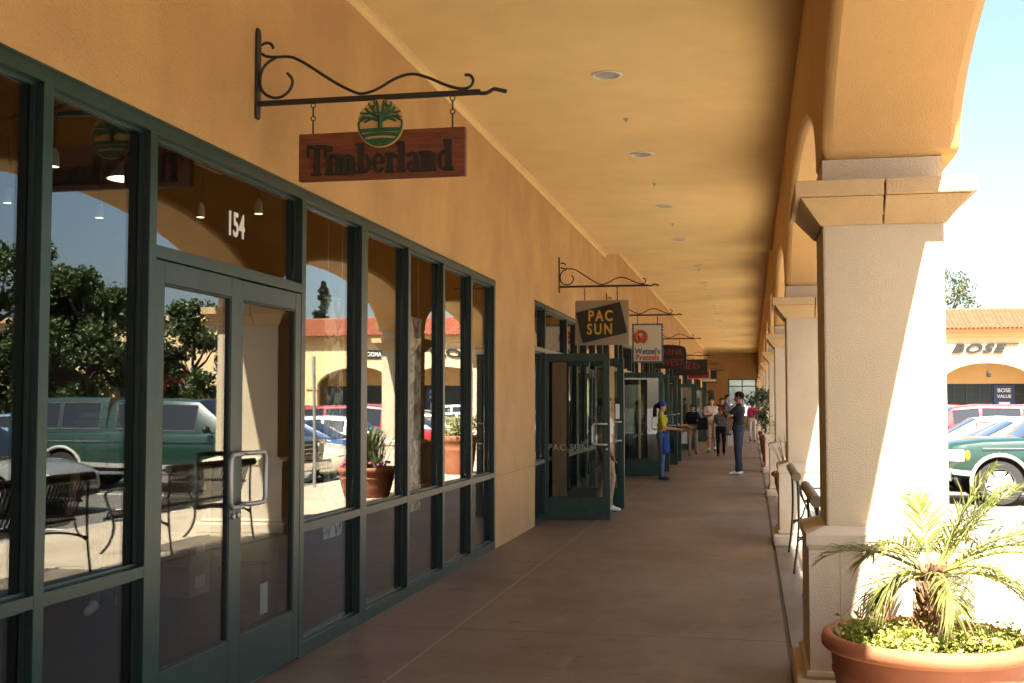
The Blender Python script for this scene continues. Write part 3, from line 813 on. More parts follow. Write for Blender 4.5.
def carton(loc, sx, sy, sz, label, rz):
    t = thing('carton', label, 'cardboard box', loc, rz, 'cartons stacked inside the nearest shop')
    b = MB(); b.box(-sx/2, sx/2, -sy/2, sy/2, 0, sz); b.build('box', M['card'], t, bevel=.004)
    b = MB(); b.box(sx/2 + .0005, sx/2 + .002, -.09, .09, sz*.25, sz*.6); b.build('label', M['label_w'], t)
rows = ['bottom', 'second from the floor', 'third from the floor', 'topmost']
for r_ in range(4):
    carton((-4.7, 9.05, -.012 + r_ * .262), .5, .38, .26, 'brown carton in the left stack behind the glass doors, %s' % rows[r_], R(random.uniform(-3, 3)))
    if r_ < 3: carton((-4.7, 9.65, -.012 + r_ * .262), .5, .38, .26, 'brown carton in the right stack behind the glass doors, %s' % ['bottom', 'middle', 'topmost'][r_], R(random.uniform(-4, 4)))
# hanging banners with a mottled print
def mottled():
    m = bpy.data.materials.new('mottled print'); nt, N, L, P = nodes_of(m)
    tc = N.new('ShaderNodeTexCoord'); n = N.new('ShaderNodeTexNoise'); n.inputs['Scale'].default_value = 7; n.inputs['Detail'].default_value = 6
    n.inputs['Distortion'].default_value = 1.2
    r = N.new('ShaderNodeValToRGB'); r.color_ramp.elements[0].position = .42; r.color_ramp.elements[1].position = .56
    r.color_ramp.elements[0].color = (.05, .045, .04, 1); r.color_ramp.elements[1].color = (.85, .82, .76, 1)
    L.new(tc.outputs['Object'], n.inputs['Vector']); L.new(n.outputs['Fac'], r.inputs['Fac']); L.new(r.outputs['Color'], P.inputs['Base Color'])
    return m
M['print'] = mottled()
for (y0, y1, lab) in ((10.72, 11.22, 'white hanging banner with dark mottled print in the shop window, right one'), (8.55, 9.0, 'white hanging banner with dark mottled print in the shop window, left one')):
    t = thing('hanging_banner', lab, 'banner', (-3.2, (y0+y1)/2, 0), 0, 'banners hanging in the nearest shop window')
    b = MB(); b.box(-.004, .004, -(y1-y0)/2, (y1-y0)/2, .52, 2.36); b.build('sheet', M['print'], t)
    b = MB(); b.box(-.01, .01, -(y1-y0)/2 - .01, (y1-y0)/2 + .01, 2.3605, 2.385)
    for q in (-.16, .16): b.tube([(0, q, 2.38), (0, q, 3.56)], .003, 6)
    b.build('rail', M['steel'], t)
t = thing('trash_bin', 'small dark bin with white paper notice behind the shop window', 'bin', (-3.35, 7.45, 0))
b = MB(); b.lathe([(.13, -.012), (.15, .45), (.165, .455), (.165, .48), (.14, .48), (.12, .02)], (0,0,0), 24); b.build('body', M['letter_dark'], t, smooth='auto')
b = MB(); b.box(.1525, .1545, -.07, .05, .16, .36); b.build('notice', M['white_in'], t)
# ------------------------------------------------------------------ planters
def pot(loc, r, h, label, rz=0, lean=0, group='terracotta planters beside the columns'):
    t = thing('planter_pot', label, 'planter', loc, rz, group)
    b = MB()
    b.lathe([(r*.70, 0), (r*.74, h*.04), (r*.84, h*.38), (r*.885, h*.60), (r*.90, h*.615), (r*.905, h*.65), (r*.895, h*.67), (r*.915, h*.83),
             (r*.97, h*.845), (r*1.0, h*.875), (r*1.005, h*.93), (r*.985, h*.98), (r*.95, h), (r*.905, h*.99), (r*.89, h*.95), (r*.87, h*.6), (r*.02, h*.55)], (0,0,0), 64)
    b.build('bowl', M['terracotta'], t, smooth='auto', angle=60)
    b = MB()
    rng = random.Random(3)
    n = 40; vs = [(0, 0, h*.90)]; fs = []
    for ring_ in range(1, 7):
        for k in range(n):
            a = 2*PI*k/n; q = r*.882*ring_/6
            vs.append((q*math.cos(a), q*math.sin(a), h*(.90) + (rng.uniform(-.012, .012) if ring_ < 6 else -.02)))
    for k in range(n): fs.append((0, 1+k, 1+(k+1) % n))
    for g in range(5):
        for k in range(n): fs.append((1+g*n+k, 1+(g+1)*n+k, 1+(g+1)*n+(k+1) % n, 1+g*n+(k+1) % n))
    b.add(vs, fs); b.build('soil', M['soil'], t)
    return t
PX, PY, PR, PH = .778, 5.82, .468, .485
pot((PX, PY, 0), PR, PH, 'big round terracotta pot with palm and ground cover in the right foreground')
# ground cover: small leaves in clumps
def leaf_cloud(n, pos, size, rng, fold=.25, aspect=.55, up=.6):
    b = MB()
    for _ in range(n):
        p = Vector(pos(rng)); s = size * rng.uniform(.6, 1.35)
        nrm = Vector((rng.gauss(0, 1), rng.gauss(0, 1), abs(rng.gauss(0, 1)) + up)).normalized()
        a = nrm.orthogonal().normalized(); a = Matrix.Rotation(rng.uniform(0, 2*PI), 3, nrm) @ a; c = nrm.cross(a)
        w_ = s * aspect
        b.add([p - a*s*.5, p + c*w_*.5 + nrm*s*fold*.3, p + a*s*.5, p - c*w_*.5 + nrm*s*fold*.3], [(0, 1, 2), (0, 2, 3)])
    return b
rng = random.Random(11)
clumps = [(rng.uniform(0, 2*PI), math.sqrt(rng.random()) * PR * .84, rng.uniform(.02, .055)) for _ in range(90)]
def cov(rg):
    a, q, hh = rg.choice(clumps)
    x = q*math.cos(a) + rg.gauss(0, .028); y = q*math.sin(a) + rg.gauss(0, .028)
    d = math.hypot(x, y)
    if d > PR*.88: x *= PR*.88/d; y *= PR*.88/d
    return (PX + x, PY + y, PH*.90 + abs(rg.gauss(0, 1)) * hh * .8 + .006)
b = leaf_cloud(7500, cov, .027, rng, aspect=.75)
gc = b.build('ground_cover', M['cover'], fix=False); tag(gc, 'yellow green leafy ground cover filling the palm pot', 'ground cover', kind='stuff')
for i, (a, q) in enumerate([(4.4, .30), (5.3, .36), (3.6, .27), (5.9, .2)]):
    b = MB(); c = (PX + q*math.cos(a), PY + q*math.sin(a), PH*.9 + .075)
    for k in range(5):
        aa = 2*PI*k/5; d = Vector((math.cos(aa), math.sin(aa), .35)) * .014; e = Vector((-math.sin(aa), math.cos(aa), 0)) * .008
        cc = Vector(c); b.add([cc, cc + d*.6 + e, cc + d, cc + d*.6 - e], [(0, 1, 2, 3)])
    b.tube([(c[0], c[1], c[2] - .06), c], .0015, 5, 1)
    tag(b.build('pink_flower', [M['pinkflower'], M['palm_stem']], fix=False), 'tiny pink flower in the ground cover, %s' % ['front middle', 'front right', 'front left', 'far right'][i], 'flower', 'pink flowers in the palm pot')
# the palm
pt = thing('potted_palm', 'young palm with arching yellow green fronds and shaggy brown trunk in the big pot', 'palm', (PX + .035, PY + .02, PH*.88))
rng = random.Random(5)
b = MB()
b.tube([(0,0,-.06), (0,0,.05), (.004,0,.20), (.006,0,.32), (.0,0,.38)], [.05, .054, .05, .044, .028], 14)
for k in range(170):      # old leaf bases
    z = rng.uniform(-.01, .36); a = k * 2.4 + rng.uniform(-.3, .3); r0 = .047 - z * .03
    p = Vector((r0*math.cos(a), r0*math.sin(a), z)); o_ = Vector((math.cos(a), math.sin(a), 0))
    l_ = rng.uniform(.03, .07); tip = p + o_ * l_ * .75 + Vector((0, 0, l_ * .7))
    b.tube([p, p + o_*l_*.45 + Vector((0,0,l_*.15)), tip], [.013, .011, .005], 5)
b.build('trunk', M['palm_trunk'], pt)
def frond(az, elev, length, droop, seed, mats='palm', width=.22, n=30, dry=False):
    rg = random.Random(seed)
    d0 = Vector((math.cos(az)*math.cos(elev), math.sin(az)*math.cos(elev), math.sin(elev)))
    pts = []; p = Vector((math.cos(az)*.02, math.sin(az)*.02, .33)); d = d0.copy(); N_ = 22
    for k in range(N_ + 1):
        pts.append(p.copy()); p = p + d * (length / N_)
        d = (d + Vector((0, 0, -1)) * droop / N_ * (0.3 + 1.4 * k / N_)).normalized()
    st = MB(); st.tube(pts, [.008 * (1 - .8 * k / N_) + .0012 for k in range(N_ + 1)], 6)
    lf = MB()
    for k in range(n):
        u = .20 + .80 * (k + .5) / n
        i = min(int(u * N_), N_ - 1); f = u * N_ - i
        q = pts[i].lerp(pts[i+1], f); t = (pts[i+1] - pts[i]).normalized()
        side0 = t.cross(Vector((0, 0, 1))); side0 = side0.normalized() if side0.length > .05 else Vector((-math.sin(az), math.cos(az), 0))
        up = side0.cross(t)
        for sg in (-1, 1):
            if rg.random() < .12: continue
            L_ = width * (math.sin(PI * (.18 + .76 * u)) ** .7) * rg.uniform(.65, 1.15)
            dirv = (t * (.75 + .5*u) + side0 * sg * (1.0 - .4*u) * rg.uniform(.75, 1.1) + up * rg.uniform(-.05, .6)).normalized()
            wv = dirv.cross(up).normalized() * (.0050 * rg.uniform(.8, 1.25))
            m1 = q + dirv * L_ * .5 + Vector((0, 0, -.04 * L_)); e = q + dirv * L_ + Vector((0, 0, -rg.uniform(.15, .5) * L_))
            hz = up * .0025
            lf.add([q - wv*.5, q + wv*.5, m1 + wv, m1 - wv, e, q + hz, m1 + hz], [(0, 5, 6, 3), (5, 1, 2, 6), (3, 6, 4), (6, 2, 4)])
    fo = lf.build('frond', M[mats], pt, fix=False)
    s_ = st.build('frond_stem', M['palm_stem'], fo, smooth=True)
FR = [(178, 30, .52, 1.3), (200, 8, .34, 2.3), (-150, 18, .32, 2.6), (-5, 58, .60, .9), (14, 67, .58, .8), (30, 55, .62, 1.0), (100, 70, .42, 1.3),
      (0, 38, .80, 1.7), (-14, 30, .76, 1.8), (16, 30, .75, 1.6), (-22, 12, .66, 2.2), (10, 8, .60, 2.2), (-38, 26, .56, 2.4), (-78, 14, .34, 2.8), (60, 45, .55, 1.8), (125, 42, .44, 2.0), (185, 46, .36, 2.2)]
for i, (az, el, ln_, dr) in enumerate(FR): frond(R(az), R(el), ln_, dr, 100 + i)
M['dry'] = mat('dry leaf', (.42, .20, .05), .7)
frond(R(-158), R(-5), .30, 2.4, 77, mats='dry', width=.10, n=16)
b = MB(); rg = random.Random(2)
# other pots and plants along the columns
def spiky(loc, n, h, label, name='spiky_plant', m='grassy', spread=.5, wd=.016):
    b = MB(); rg = random.Random(int(loc[1]*10))
    for k in range(n):
        a = rg.uniform(0, 2*PI); l_ = h * rg.uniform(.55, 1.1); s_ = spread * rg.uniform(.1, 1)
        o_ = Vector((math.cos(a), math.sin(a), 0)); w_ = Vector((-math.sin(a), math.cos(a), 0)) * wd
        p = Vector(loc) + o_ * rg.uniform(0, .12)
        q = [p, p + o_*l_*s_*.3 + Vector((0,0,l_*.5)), p + o_*l_*s_*.75 + Vector((0,0,l_*.85)), p + o_*l_*s_*1.2 + Vector((0,0,l_*(1.0 - .35*s_)))]
        vs = []
        for j, c in enumerate(q):
            k_ = [1, 1.1, .8, .08][j]; vs += [c - w_*k_, c + w_*k_]
        b.add(vs, [(0,1,3,2), (2,3,5,4), (4,5,7,6)])
    o = b.build(name, M[m], fix=False); return tag(o, label, 'plant')
pot((.78, 18.95, 0), .50, .50, 'wide terracotta pot with spiky grass in front of the third column')
spiky((.78, 18.95, .45), 130, .75, 'spiky green grass plant in the pot before the third column', spread=.6)
spiky((.54, 18.8, .45), 50, .62, 'yellowish fine grass on the walkway side of the wide pot', spread=.8, wd=.006, name='grass_tuft')
b = MB()
for k in range(14):
    a = rg.uniform(0, 6.3); q = rg.uniform(.25, .42); b.ball((.78 + q*math.cos(a), 18.95 + q*math.sin(a), .53 + rg.uniform(0, .06)), .03, n=6, m=4)
tag(b.build('pink_flowers', M['pinkflower'], smooth=True), 'pink flowers round the rim of the wide grass pot', 'flowers', kind='stuff')
pot((.86, 25.6, 0), .40, .85, 'tall terracotta pot with bright green plant in front of the fourth column')
def bushy(loc, n, r, h, label, size=.08, name='bushy_plant', m='bush'):
    rg = random.Random(int(loc[1]*7))
    cl = [(rg.gauss(0, r*.5), rg.gauss(0, r*.5), rg.uniform(.1, 1)*h) for _ in range(26)]
    def pos(q):
        c = q.choice(cl); return (loc[0] + c[0] + q.gauss(0, r*.22), loc[1] + c[1] + q.gauss(0, r*.22), loc[2] + c[2] + q.gauss(0, r*.2))
    b = leaf_cloud(n, pos, size, rg)
    t = thing(name, label, 'plant', (0, 0, 0)); b.build('foliage', M[m], t, fix=False)
    b = MB(); b.tube([(loc[0], loc[1], loc[2] - .1), (loc[0] + .02, loc[1], loc[2] + h*.7)], [.025, .01], 6); b.build('stem', M['bark'], t)
    return t
bushy((.86, 25.6, .78), 700, .42, .5, 'bright green bushy plant in the tall pot at the fourth column', m='cover')
pot((.52, 32.6, 0), .34, .72, 'tall dark terracotta pot standing on the walkway by the fifth column')
bushy((.33, 32.6, .70), 1500, .36, 1.15, 'dark green bush in the tall pot by the fifth column')
pot((.5, 39.6, 0), .32, .66, 'small terracotta pot by the sixth column')
bushy((.45, 39.6, .6), 600, .3, .9, 'dark green shrub in the small pot by the sixth column')

# ------------------------------------------------------------------ benches (backs to the walkway)
M['bench'] = mat('dark green coated steel', (.014, .022, .018), .42, var=.15, vscale=10, spec=.5)
M['bench_top'] = mat('sunlit-toned brown rail', (.12, .09, .055), .5, var=.2, vscale=14)  # rail coloured lighter than the bench to stand for sunlight on it
BG = 'slatted metal benches between the columns'
def bench(loc, length, label):
    t = thing('bench', label, 'bench', loc, 0, BG)
    pr = smooth_path([(.0, 0, .87), (.015, 0, .82), (.05, 0, .70), (.10, 0, .55), (.15, 0, .46), (.22, 0, .425), (.40, 0, .425), (.56, 0, .44), (.61, 0, .425), (.62, 0, .37)], 2)
    back = [p for p in pr if p.z > .50 and p.x < .14]; seat = [p for p in pr if not (p.z > .50 and p.x < .14)]
    seat = [back[-1]] + seat
    n = int(length / .062)
    for nm, path in (('backrest', back), ('seat', seat)):
        b = MB()
        for k in range(n):
            y = .04 + (length - .08) * (k + .5) / n - .017
            for p, q in zip(path[:-1], path[1:]):
                d = (q - p).normalized(); nr = Vector((-d.z, 0, d.x)) * .003
                b.add([(p+nr).xyz + Vector((0,y,0)), (p-nr) + Vector((0,y,0)), (q-nr) + Vector((0,y,0)), (q+nr) + Vector((0,y,0)),
                       (p+nr) + Vector((0,y+.034,0)), (p-nr) + Vector((0,y+.034,0)), (q-nr) + Vector((0,y+.034,0)), (q+nr) + Vector((0,y+.034,0))],
                      [(0,1,2,3), (4,7,6,5), (0,4,5,1), (1,5,6,2), (2,6,7,3), (3,7,4,0)])
        o = b.build(nm, M['bench'], t)
    b = MB(); b.tube([(-.01, -.03, .885), (-.01, length + .03, .885)], .042, 14)
    tr = b.build('top_rail', M['bench_top'], t, smooth='auto')
    b = MB(); b.tube([(.61, 0, .36), (.61, length, .36)], .02, 10); b.tube([(.14, 0, .49), (.14, length, .49)], .016, 10)
    b.build('rail', M['bench'], t, smooth='auto')
    for y in (.02, length - .02):
        b = MB()
        b.tube(smooth_path([(.0, y, .88), (.01, y, .6), (.0, y, .3), (-.04, y, 0)]), .012, 10)
        b.tube(smooth_path([(.13, y, .47), (.1, y, .36), (.0, y, .30)]), .010, 8); b.build('leg', M['bench'], t, smooth='auto')
        b = MB()
        b.tube(smooth_path([(.06, y, .66), (.30, y, .68), (.52, y, .67), (.63, y, .62), (.60, y, .54), (.56, y, .44), (.50, y, .28), (.56, y, .10), (.66, y, 0)], 2), .015, 10)
        b.build('leg', M['bench'], t, smooth='auto')
        b = MB(); b.tube(smooth_path([(.01, y, .33), (.25, y, .37), (.53, y, .34)]), .011, 8); b.build('brace', M['bench'], t, smooth='auto')
    return t
bench((.43, 8.35, 0), 1.55, 'dark slatted metal bench just behind the nearest column, nearer of the two')
bench((.40, 11.15, 0), 1.65, 'dark slatted metal bench before the second column, farther of the two')
# ------------------------------------------------------------------ vehicles
M['car_glass'] = mat('car window', (.012, .016, .018), .04, spec=.9)
M['tyre'] = mat('tyre rubber', (.018, .017, .016), .8, var=.15, vscale=20)
M['rim'] = mat('alloy rim', (.60, .59, .56), .4, metal=.5)
M['disc'] = mat('wheel disc', (.13, .125, .12), .5, metal=.5)
M['chrome'] = mat('chrome', (.7, .7, .7), .12, metal=1.0)
M['black_trim'] = mat('black trim', (.012, .012, .012), .55)
M['head_lens'] = mat('headlight lens', (.62, .62, .58), .12, coat=.6)
M['amber'] = mat('amber lens', (.75, .22, .02), .2, coat=.5)
M['red_lens'] = mat('red lens', (.35, .01, .01), .2, coat=.5)
def paint(name, c, rough=.32): return mat(name, c, rough, var=.03, vscale=3, coat=.9)
PAINT = {'green': paint('dark green paint', (.007, .034, .022)), 'silver': paint('silver paint', (.22, .22, .21)), 'white': paint('white paint', (.72, .70, .64)),
         'cream': paint('cream paint', (.62, .55, .40)), 'blue': paint('blue paint', (.025, .075, .22)), 'red': paint('red paint', (.33, .018, .022)),
         'black': paint('black paint', (.012, .012, .013)), 'grey': paint('grey paint', (.11, .11, .115)), 'sky': paint('light blue paint', (.16, .26, .38)),
         'trim': paint('silver lower trim', (.46, .44, .40), .4)}
def wheel(parent, x, y, r, wd, side):
    b = MB(); prof = [(r*.64, -wd/2), (r*.92, -wd/2), (r*.985, -wd*.38), (r, -wd*.2), (r, wd*.2), (r*.985, wd*.38), (r*.92, wd/2), (r*.64, wd/2)]
    b.lathe(prof, (0, 0, 0), 36, axis='Y', cap=False)
    for k in range(36):
        a = 2*PI*k/36
    w_ = b.build('wheel', M['tyre'], parent, smooth='auto', loc=(x, y, r))
    b = MB(); s = side
    b.lathe([(r*.655, -wd*.4*s), (r*.655, wd*.44*s), (r*.62, wd*.47*s), (r*.60, wd*.38*s), (r*.57, wd*.05*s)], (0,0,0), 36, axis='Y', cap=False)
    b.lathe([(r*.17, wd*.36*s), (r*.15, wd*.44*s), (.001, wd*.45*s)], (0,0,0), 20, axis='Y', cap=False)
    for k in range(5):
        a = 2*PI*k/5 + .3
        q = [(math.cos(a + da) * rr, math.sin(a + da) * rr) for da, rr in ((-.60, r*.17), (-.54, r*.60), (.54, r*.60), (.60, r*.17))]
        b.prism(q, lambda u, v, kk: (u, (wd*.22*s, wd*.37*s)[kk], v))
    b.build('rim', M['rim'], w_, smooth='auto')
    b = MB(); b.lathe([(r*.58, wd*.02*s), (.001, wd*.02*s)], (0,0,0), 24, axis='Y', cap=False); b.build('brake_disc', M['disc'], w_)
    return w_
def boolean_cut(o, cutters):
    for c in cutters:
        m = o.modifiers.new('cut', 'BOOLEAN'); m.operation = 'DIFFERENCE'; m.object = c; m.solver = 'EXACT'
    dg = bpy.context.evaluated_depsgraph_get(); dg.update()
    me = bpy.data.meshes.new_from_object(o.evaluated_get(dg))
    o.modifiers.clear(); old = o.data; o.data = me; bpy.data.meshes.remove(old)
    for c in cutters: d = c.data; bpy.data.objects.remove(c); bpy.data.meshes.remove(d)
def interp(tab, x):
    for a, b_ in zip(tab[:-1], tab[1:]):
        if x <= b_[0]:
            f = (x - a[0]) / (b_[0] - a[0]) if b_[0] > a[0] else 0
            f = max(0, f)
            return [p + (q - p) * f for p, q in zip(a[1:], b_[1:])]
    return list(tab[-1][1:])
def make_car(name, label, cat, col, spec, group):
    t = thing(name, label, cat, (0, 0, 0), 0, group)
    T = spec['body']; two = spec.get('two', None)
    xs = []
    for a, b_ in zip(T[:-1], T[1:]):
        k = max(1, int(abs(b_[0] - a[0]) / .22)); xs += [a[0] + (b_[0] - a[0]) * i / k for i in range(k)]
    xs.append(T[-1][0])
    b = MB(); rings = []
    for x in xs:
        zb, zt, hw = interp(T, x); zm = zb + (zt - zb) * .52
        half = [(0, zb), (hw*.86, zb), (hw*.965, zb + .05), (hw*.99, zb + .14), (hw, zm), (hw*.985, zt - .12), (hw*.955, zt - .045), (hw*.88, zt - .008), (hw*.5, zt + .012), (0, zt + .02)]
        rings.append([(x, y, z) for y, z in half] + [(x, -y, z) for y, z in half[-2:0:-1]])
    n = len(rings[0]); vs = [p for r_ in rings for p in r_]; fs = []; 
    for i in range(len(rings) - 1):
        for k in range(n): fs.append((i*n + k, i*n + (k+1) % n, (i+1)*n + (k+1) % n, (i+1)*n + k))
    fs += [tuple(range(n))[::-1], tuple(range((len(rings)-1)*n, len(rings)*n))]
    b.add(vs, fs)
    body = b.build('body', [PAINT[col], M['black_trim'], PAINT['trim']], t)
    cuts = []
    wr = spec['wr']; ar = wr + spec.get('gap', .05)
    for wx in spec['wx']:
        for sy in (-1, 1):
            c = MB(); c.lathe([(ar, -.19), (ar, .19)], (wx, sy * (spec['tw'] + .03), wr + .02), 40, axis='Y'); cuts.append(c.build('cut', M['black_trim']))
    boolean_cut(body, cuts)
    me = body.data
    for p in me.polygons:
        c = p.center
        for wx in spec['wx']:
            if math.hypot(c.x - wx, c.z - wr - .02) < ar + .004 and abs(p.normal.z) + abs(p.normal.x) > .2 and abs(c.y) < spec['tw'] + .2 and math.hypot(c.x - wx, c.z - wr - .02) < ar + .004: p.material_index = 1
            if math.hypot(c.x - wx, c.z - wr - .02) < ar * .98 and abs(p.normal.y) > .8 and abs(c.y) < spec['tw'] - .1: p.material_index = 1
        if two and p.material_index == 0 and c.z < two and abs(p.normal.y) > .5: p.material_index = 2
    me.polygons.foreach_set('use_smooth', [True] * len(me.polygons)); me.set_sharp_from_angle(angle=R(38))
    # cabin
    C = spec['cabin']; b = MB(); win = {}
    rings = []
    for (x, zb, zr, wb, wt, kd) in C:
        half = [(wb, zb - .05), (wb*.99, zb + .03), (wt + (wb - wt) * .16, max(zb + .031, zr - .10)), (wt, max(zb + .034, zr - .035)), (wt*.86, max(zb + .038, zr - .004)), (wt*.45, max(zb + .042, zr + .012)), (0, max(zb + .044, zr + .018))]
        rings.append([(x, y, z) for y, z in half] + [(x, -y, z) for y, z in half[-2::-1]])
    n = len(rings[0]); b.v = [p for r_ in rings for p in r_]
    for i in range(len(rings) - 1):
        kd = C[i][5]
        for k in range(n - 1):
            f = (i*n + k, i*n + k+1, (i+1)*n + k+1, (i+1)*n + k)
            key = None
            if kd == 'g' and k in (1, n - 3): key = ('side_window', i, k)
            if kd == 'F' and 3 <= k <= n - 5: key = ('windscreen', 0, 0)
            if kd == 'B' and 3 <= k <= n - 5: key = ('rear_window', 0, 0)
            if key: win.setdefault(key, []).append(f)
            else: b.f.append(f); b.m.append(0)
    b.f += [tuple(range(n)), tuple(range((len(rings)-1)*n, len(rings)*n))]; b.m += [0, 0]
    cabin = b.build('cabin', PAINT[col], t, smooth='auto', angle=35)
    for key, fl in win.items():
        g = MB(); ids = sorted({i for f in fl for i in f}); mp = {q: k for k, q in enumerate(ids)}
        g.v = [b.v[i] for i in ids]; g.f = [tuple(mp[i] for i in f) for f in fl]; g.m = [0] * len(fl)
        g.build(key[0], M['car_glass'], t, smooth=True)
        if key[0] == 'side_window':      # black surround
            pts = [Vector(b.v[i]) for i in fl[0]]
            g = MB(); c0 = sum(pts, Vector()) / 4
            for p, q in zip(pts, pts[1:] + pts[:1]): g.tube([p, q], .011, 5)
            g.build('window_trim', M['black_trim'] if not spec.get('chrome_trim') else M['chrome'], t)
    for wx in spec['wx']:
        for sy in (-1, 1): wheel(t, wx, sy * (spec['tw'] - .10), wr, spec.get('tyre', .22), sy)
    fx = T[-1][0]; bx = T[0][0]
    # lamps, grille, bumpers
    hl = spec['head']   # (x, y, z, sx, sy, sz)
    for sy in (-1, 1):
        g = MB()
        if 'wrap' in spec:
            P = [(q[0], sy * q[1]) for q in spec['wrap']]; g.prism(P, lambda u, v, k: (u, v, (hl[2] - hl[5], hl[2] + hl[5])[k])); g.build('headlight', M['head_lens'], t, bevel=.012)
        else:
            g.ball((hl[0], sy * hl[1], hl[2]), hl[3], hl[4], hl[5], 14, 8); g.build('headlight', M['head_lens'], t, smooth=True)
        if 'amber' in spec:
            a = spec['amber']; g = MB(); g.ball((a[0], sy * a[1], a[2]), a[3], a[4], a[5], 12, 8); g.build('turn_signal', M['amber'], t, smooth=True)
        g = MB(); q = spec['tail']; g.ball((q[0], sy * q[1], q[2]), q[3], q[4], q[5], 12, 8); g.build('tail_light', M['red_lens'], t, smooth=True)
        g = MB(); mx, my, mz = spec['mirror']; g.ball((mx, sy * my, mz), .07, .10, .075, 12, 8); g.tube([(mx + .03, sy * (my - .14), mz - .05), (mx, sy * my, mz - .02)], .025, 8)
        g.build('mirror', PAINT[col] if not two else M['black_trim'], t, smooth=True)
        for hx in spec['handles']:
            g = MB(); zt, hw = interp(T, hx)[1:]; g.box(hx - .08, hx + .08, sy * (hw*.985), sy * (hw*.985 + .025), zt - .19, zt - .16); g.build('door_handle', M['chrome'] if two else PAINT[col], t, bevel=.006)
        g = MB()      # door seams
        for sxm in spec['seams']:
            zb, zt, hw = interp(T, sxm)
            g.tube([(sxm, sy*(hw*.990), zb + .10), (sxm, sy*(hw*1.001), zb + (zt-zb)*.52), (sxm, sy*(hw*.986), zt - .12), (sxm, sy*hw*.956, zt - .046)], .006, 5)
        zb, zt, hw = interp(T, 0)
        g.build('door_seam', M['black_trim'], t)
    g = MB(); gr = spec['grille']; g.box(gr[0] - .03, gr[0], -gr[1], gr[1], gr[2], gr[3]); g.build('grille', M['black_trim'], t, bevel=.01)
    g = MB()
    for k in range(3):
        z = gr[2] + (gr[3] - gr[2]) * (k + .5) / 3; g.box(gr[0] + .0005, gr[0] + .012, -gr[1]*.97, gr[1]*.97, z - .008, z + .008)
    g.build('grille_bar', M['chrome'], t)
    bp = spec['bumper']     # (x0, x1, hw, z0, z1, material)
    g = MB(); g.box(bp[0], bp[1], -bp[2], bp[2], bp[3], bp[4]); g.build('bumper', M['chrome'] if bp[5] == 'c' else M['black_trim'], t, bevel=.03)
    g = MB(); g.box(fx + spec.get('pl', .012), fx + spec.get('pl', .012) + .012, -.15, .15, spec['plate'], spec['plate'] + .14); g.build('number_plate', M['white'], t)
    return t, body
def extras_pickup(t):
    for sy in (-1, 1):      # pale fender flares and side steps
        for wx in (1.62, -2.35):
            g = MB(); P = []
            for k in range(19):
                a = R(-8) + R(196) * k / 18; P.append((wx + .475*math.cos(a), sy * .985, .40 + .475*math.sin(a)))
            g.tube(P, .034, 8); g.build('fender_flare', PAINT['trim'], t, smooth='auto')
        g = MB(); g.box(-1.75, 1.08, sy*.90, sy*1.03, .34, .40); g.build('side_step', M['chrome'], t, bevel=.015)
        g = MB(); g.box(-3.4, 1.9, sy*1.002, sy*1.008, .985, 1.0); g.build('side_stripe', M['chrome'], t)
PICK = dict(body=[(-3.62, .55, 1.16, .93), (-3.52, .50, 1.20, .985), (-1.3, .42, 1.22, 1.0), (.6, .42, 1.20, 1.0), (1.0, .42, 1.17, 1.0), (1.9, .44, 1.13, .985), (2.35, .48, 1.07, .95), (2.52, .52, .99, .90), (2.56, .56, .90, .86)],
    cabin=[(-3.52, 1.20, 1.80, .96, .82, 'p'), (-3.38, 1.20, 1.84, .96, .82, 'g'), (-2.42, 1.21, 1.86, .96, .82, 'p'), (-2.36, 1.21, 1.86, .96, .82, 'g'), (-1.52, 1.22, 1.86, .96, .82, 'p'), (-1.38, 1.22, 1.86, .955, .80, 'p'), (-1.36, 1.22, 1.74, .945, .76, 'p'), (-1.30, 1.22, 1.78, .945, .76, 'p'), (-1.18, 1.22, 1.85, .95, .78, 'g'), (-.62, 1.21, 1.86, .95, .78, 'p'), (-.48, 1.21, 1.86, .95, .78, 'g'), (.40, 1.20, 1.83, .95, .76, 'F'), (1.18, 1.14, 1.16, .90, .84, 'p')],
    wr=.395, wx=(1.62, -2.35), tw=.93, gap=.075, tyre=.26, two=.66, chrome_trim=True,
    head=(2.34, .80, .86, .12, .135, .10), amber=(2.145, .95, .86, .05, .035, .095), wrap=[(2.20, .968), (2.35, .962), (2.50, .915), (2.585, .86), (2.585, .55), (2.53, .55), (2.46, .84), (2.20, .91)], tail=(-3.60, .86, .95, .04, .08, .20), mirror=(.72, 1.10, 1.26), handles=(-.30,), seams=(1.02, -.56, -1.33),
    grille=(2.575, .50, .72, .98), bumper=(2.40, 2.72, .96, .42, .62, 'c'), plate=.45, pl=.17)
SEDAN = dict(body=[(-2.32, .38, .82, .72), (-2.22, .28, .93, .81), (-1.7, .20, .97, .87), (-.9, .18, .96, .89), (.2, .18, .94, .89), (1.0, .18, .90, .885), (1.6, .19, .84, .87), (2.05, .22, .75, .82), (2.25, .28, .66, .72), (2.31, .36, .56, .64)],
    cabin=[(-1.95, .95, .97, .76, .66, 'B'), (-1.18, .96, 1.36, .80, .62, 'p'), (-.98, .96, 1.40, .82, .62, 'g'), (-.16, .955, 1.435, .83, .62, 'p'), (-.06, .955, 1.435, .83, .62, 'g'), (.52, .945, 1.39, .83, .61, 'F'), (1.32, .895, .90, .78, .70, 'p')],
    wr=.32, wx=(1.40, -1.38), tw=.84, gap=.045, head=(2.10, .62, .62, .17, .16, .065), tail=(-2.25, .66, .78, .08, .15, .07), mirror=(.82, .97, 1.0), handles=(-.72, .14), seams=(.92, -.10, -1.02),
    grille=(2.315, .30, .53, .60), bumper=(2.18, 2.335, .62, .30, .38, 'b'), plate=.42)
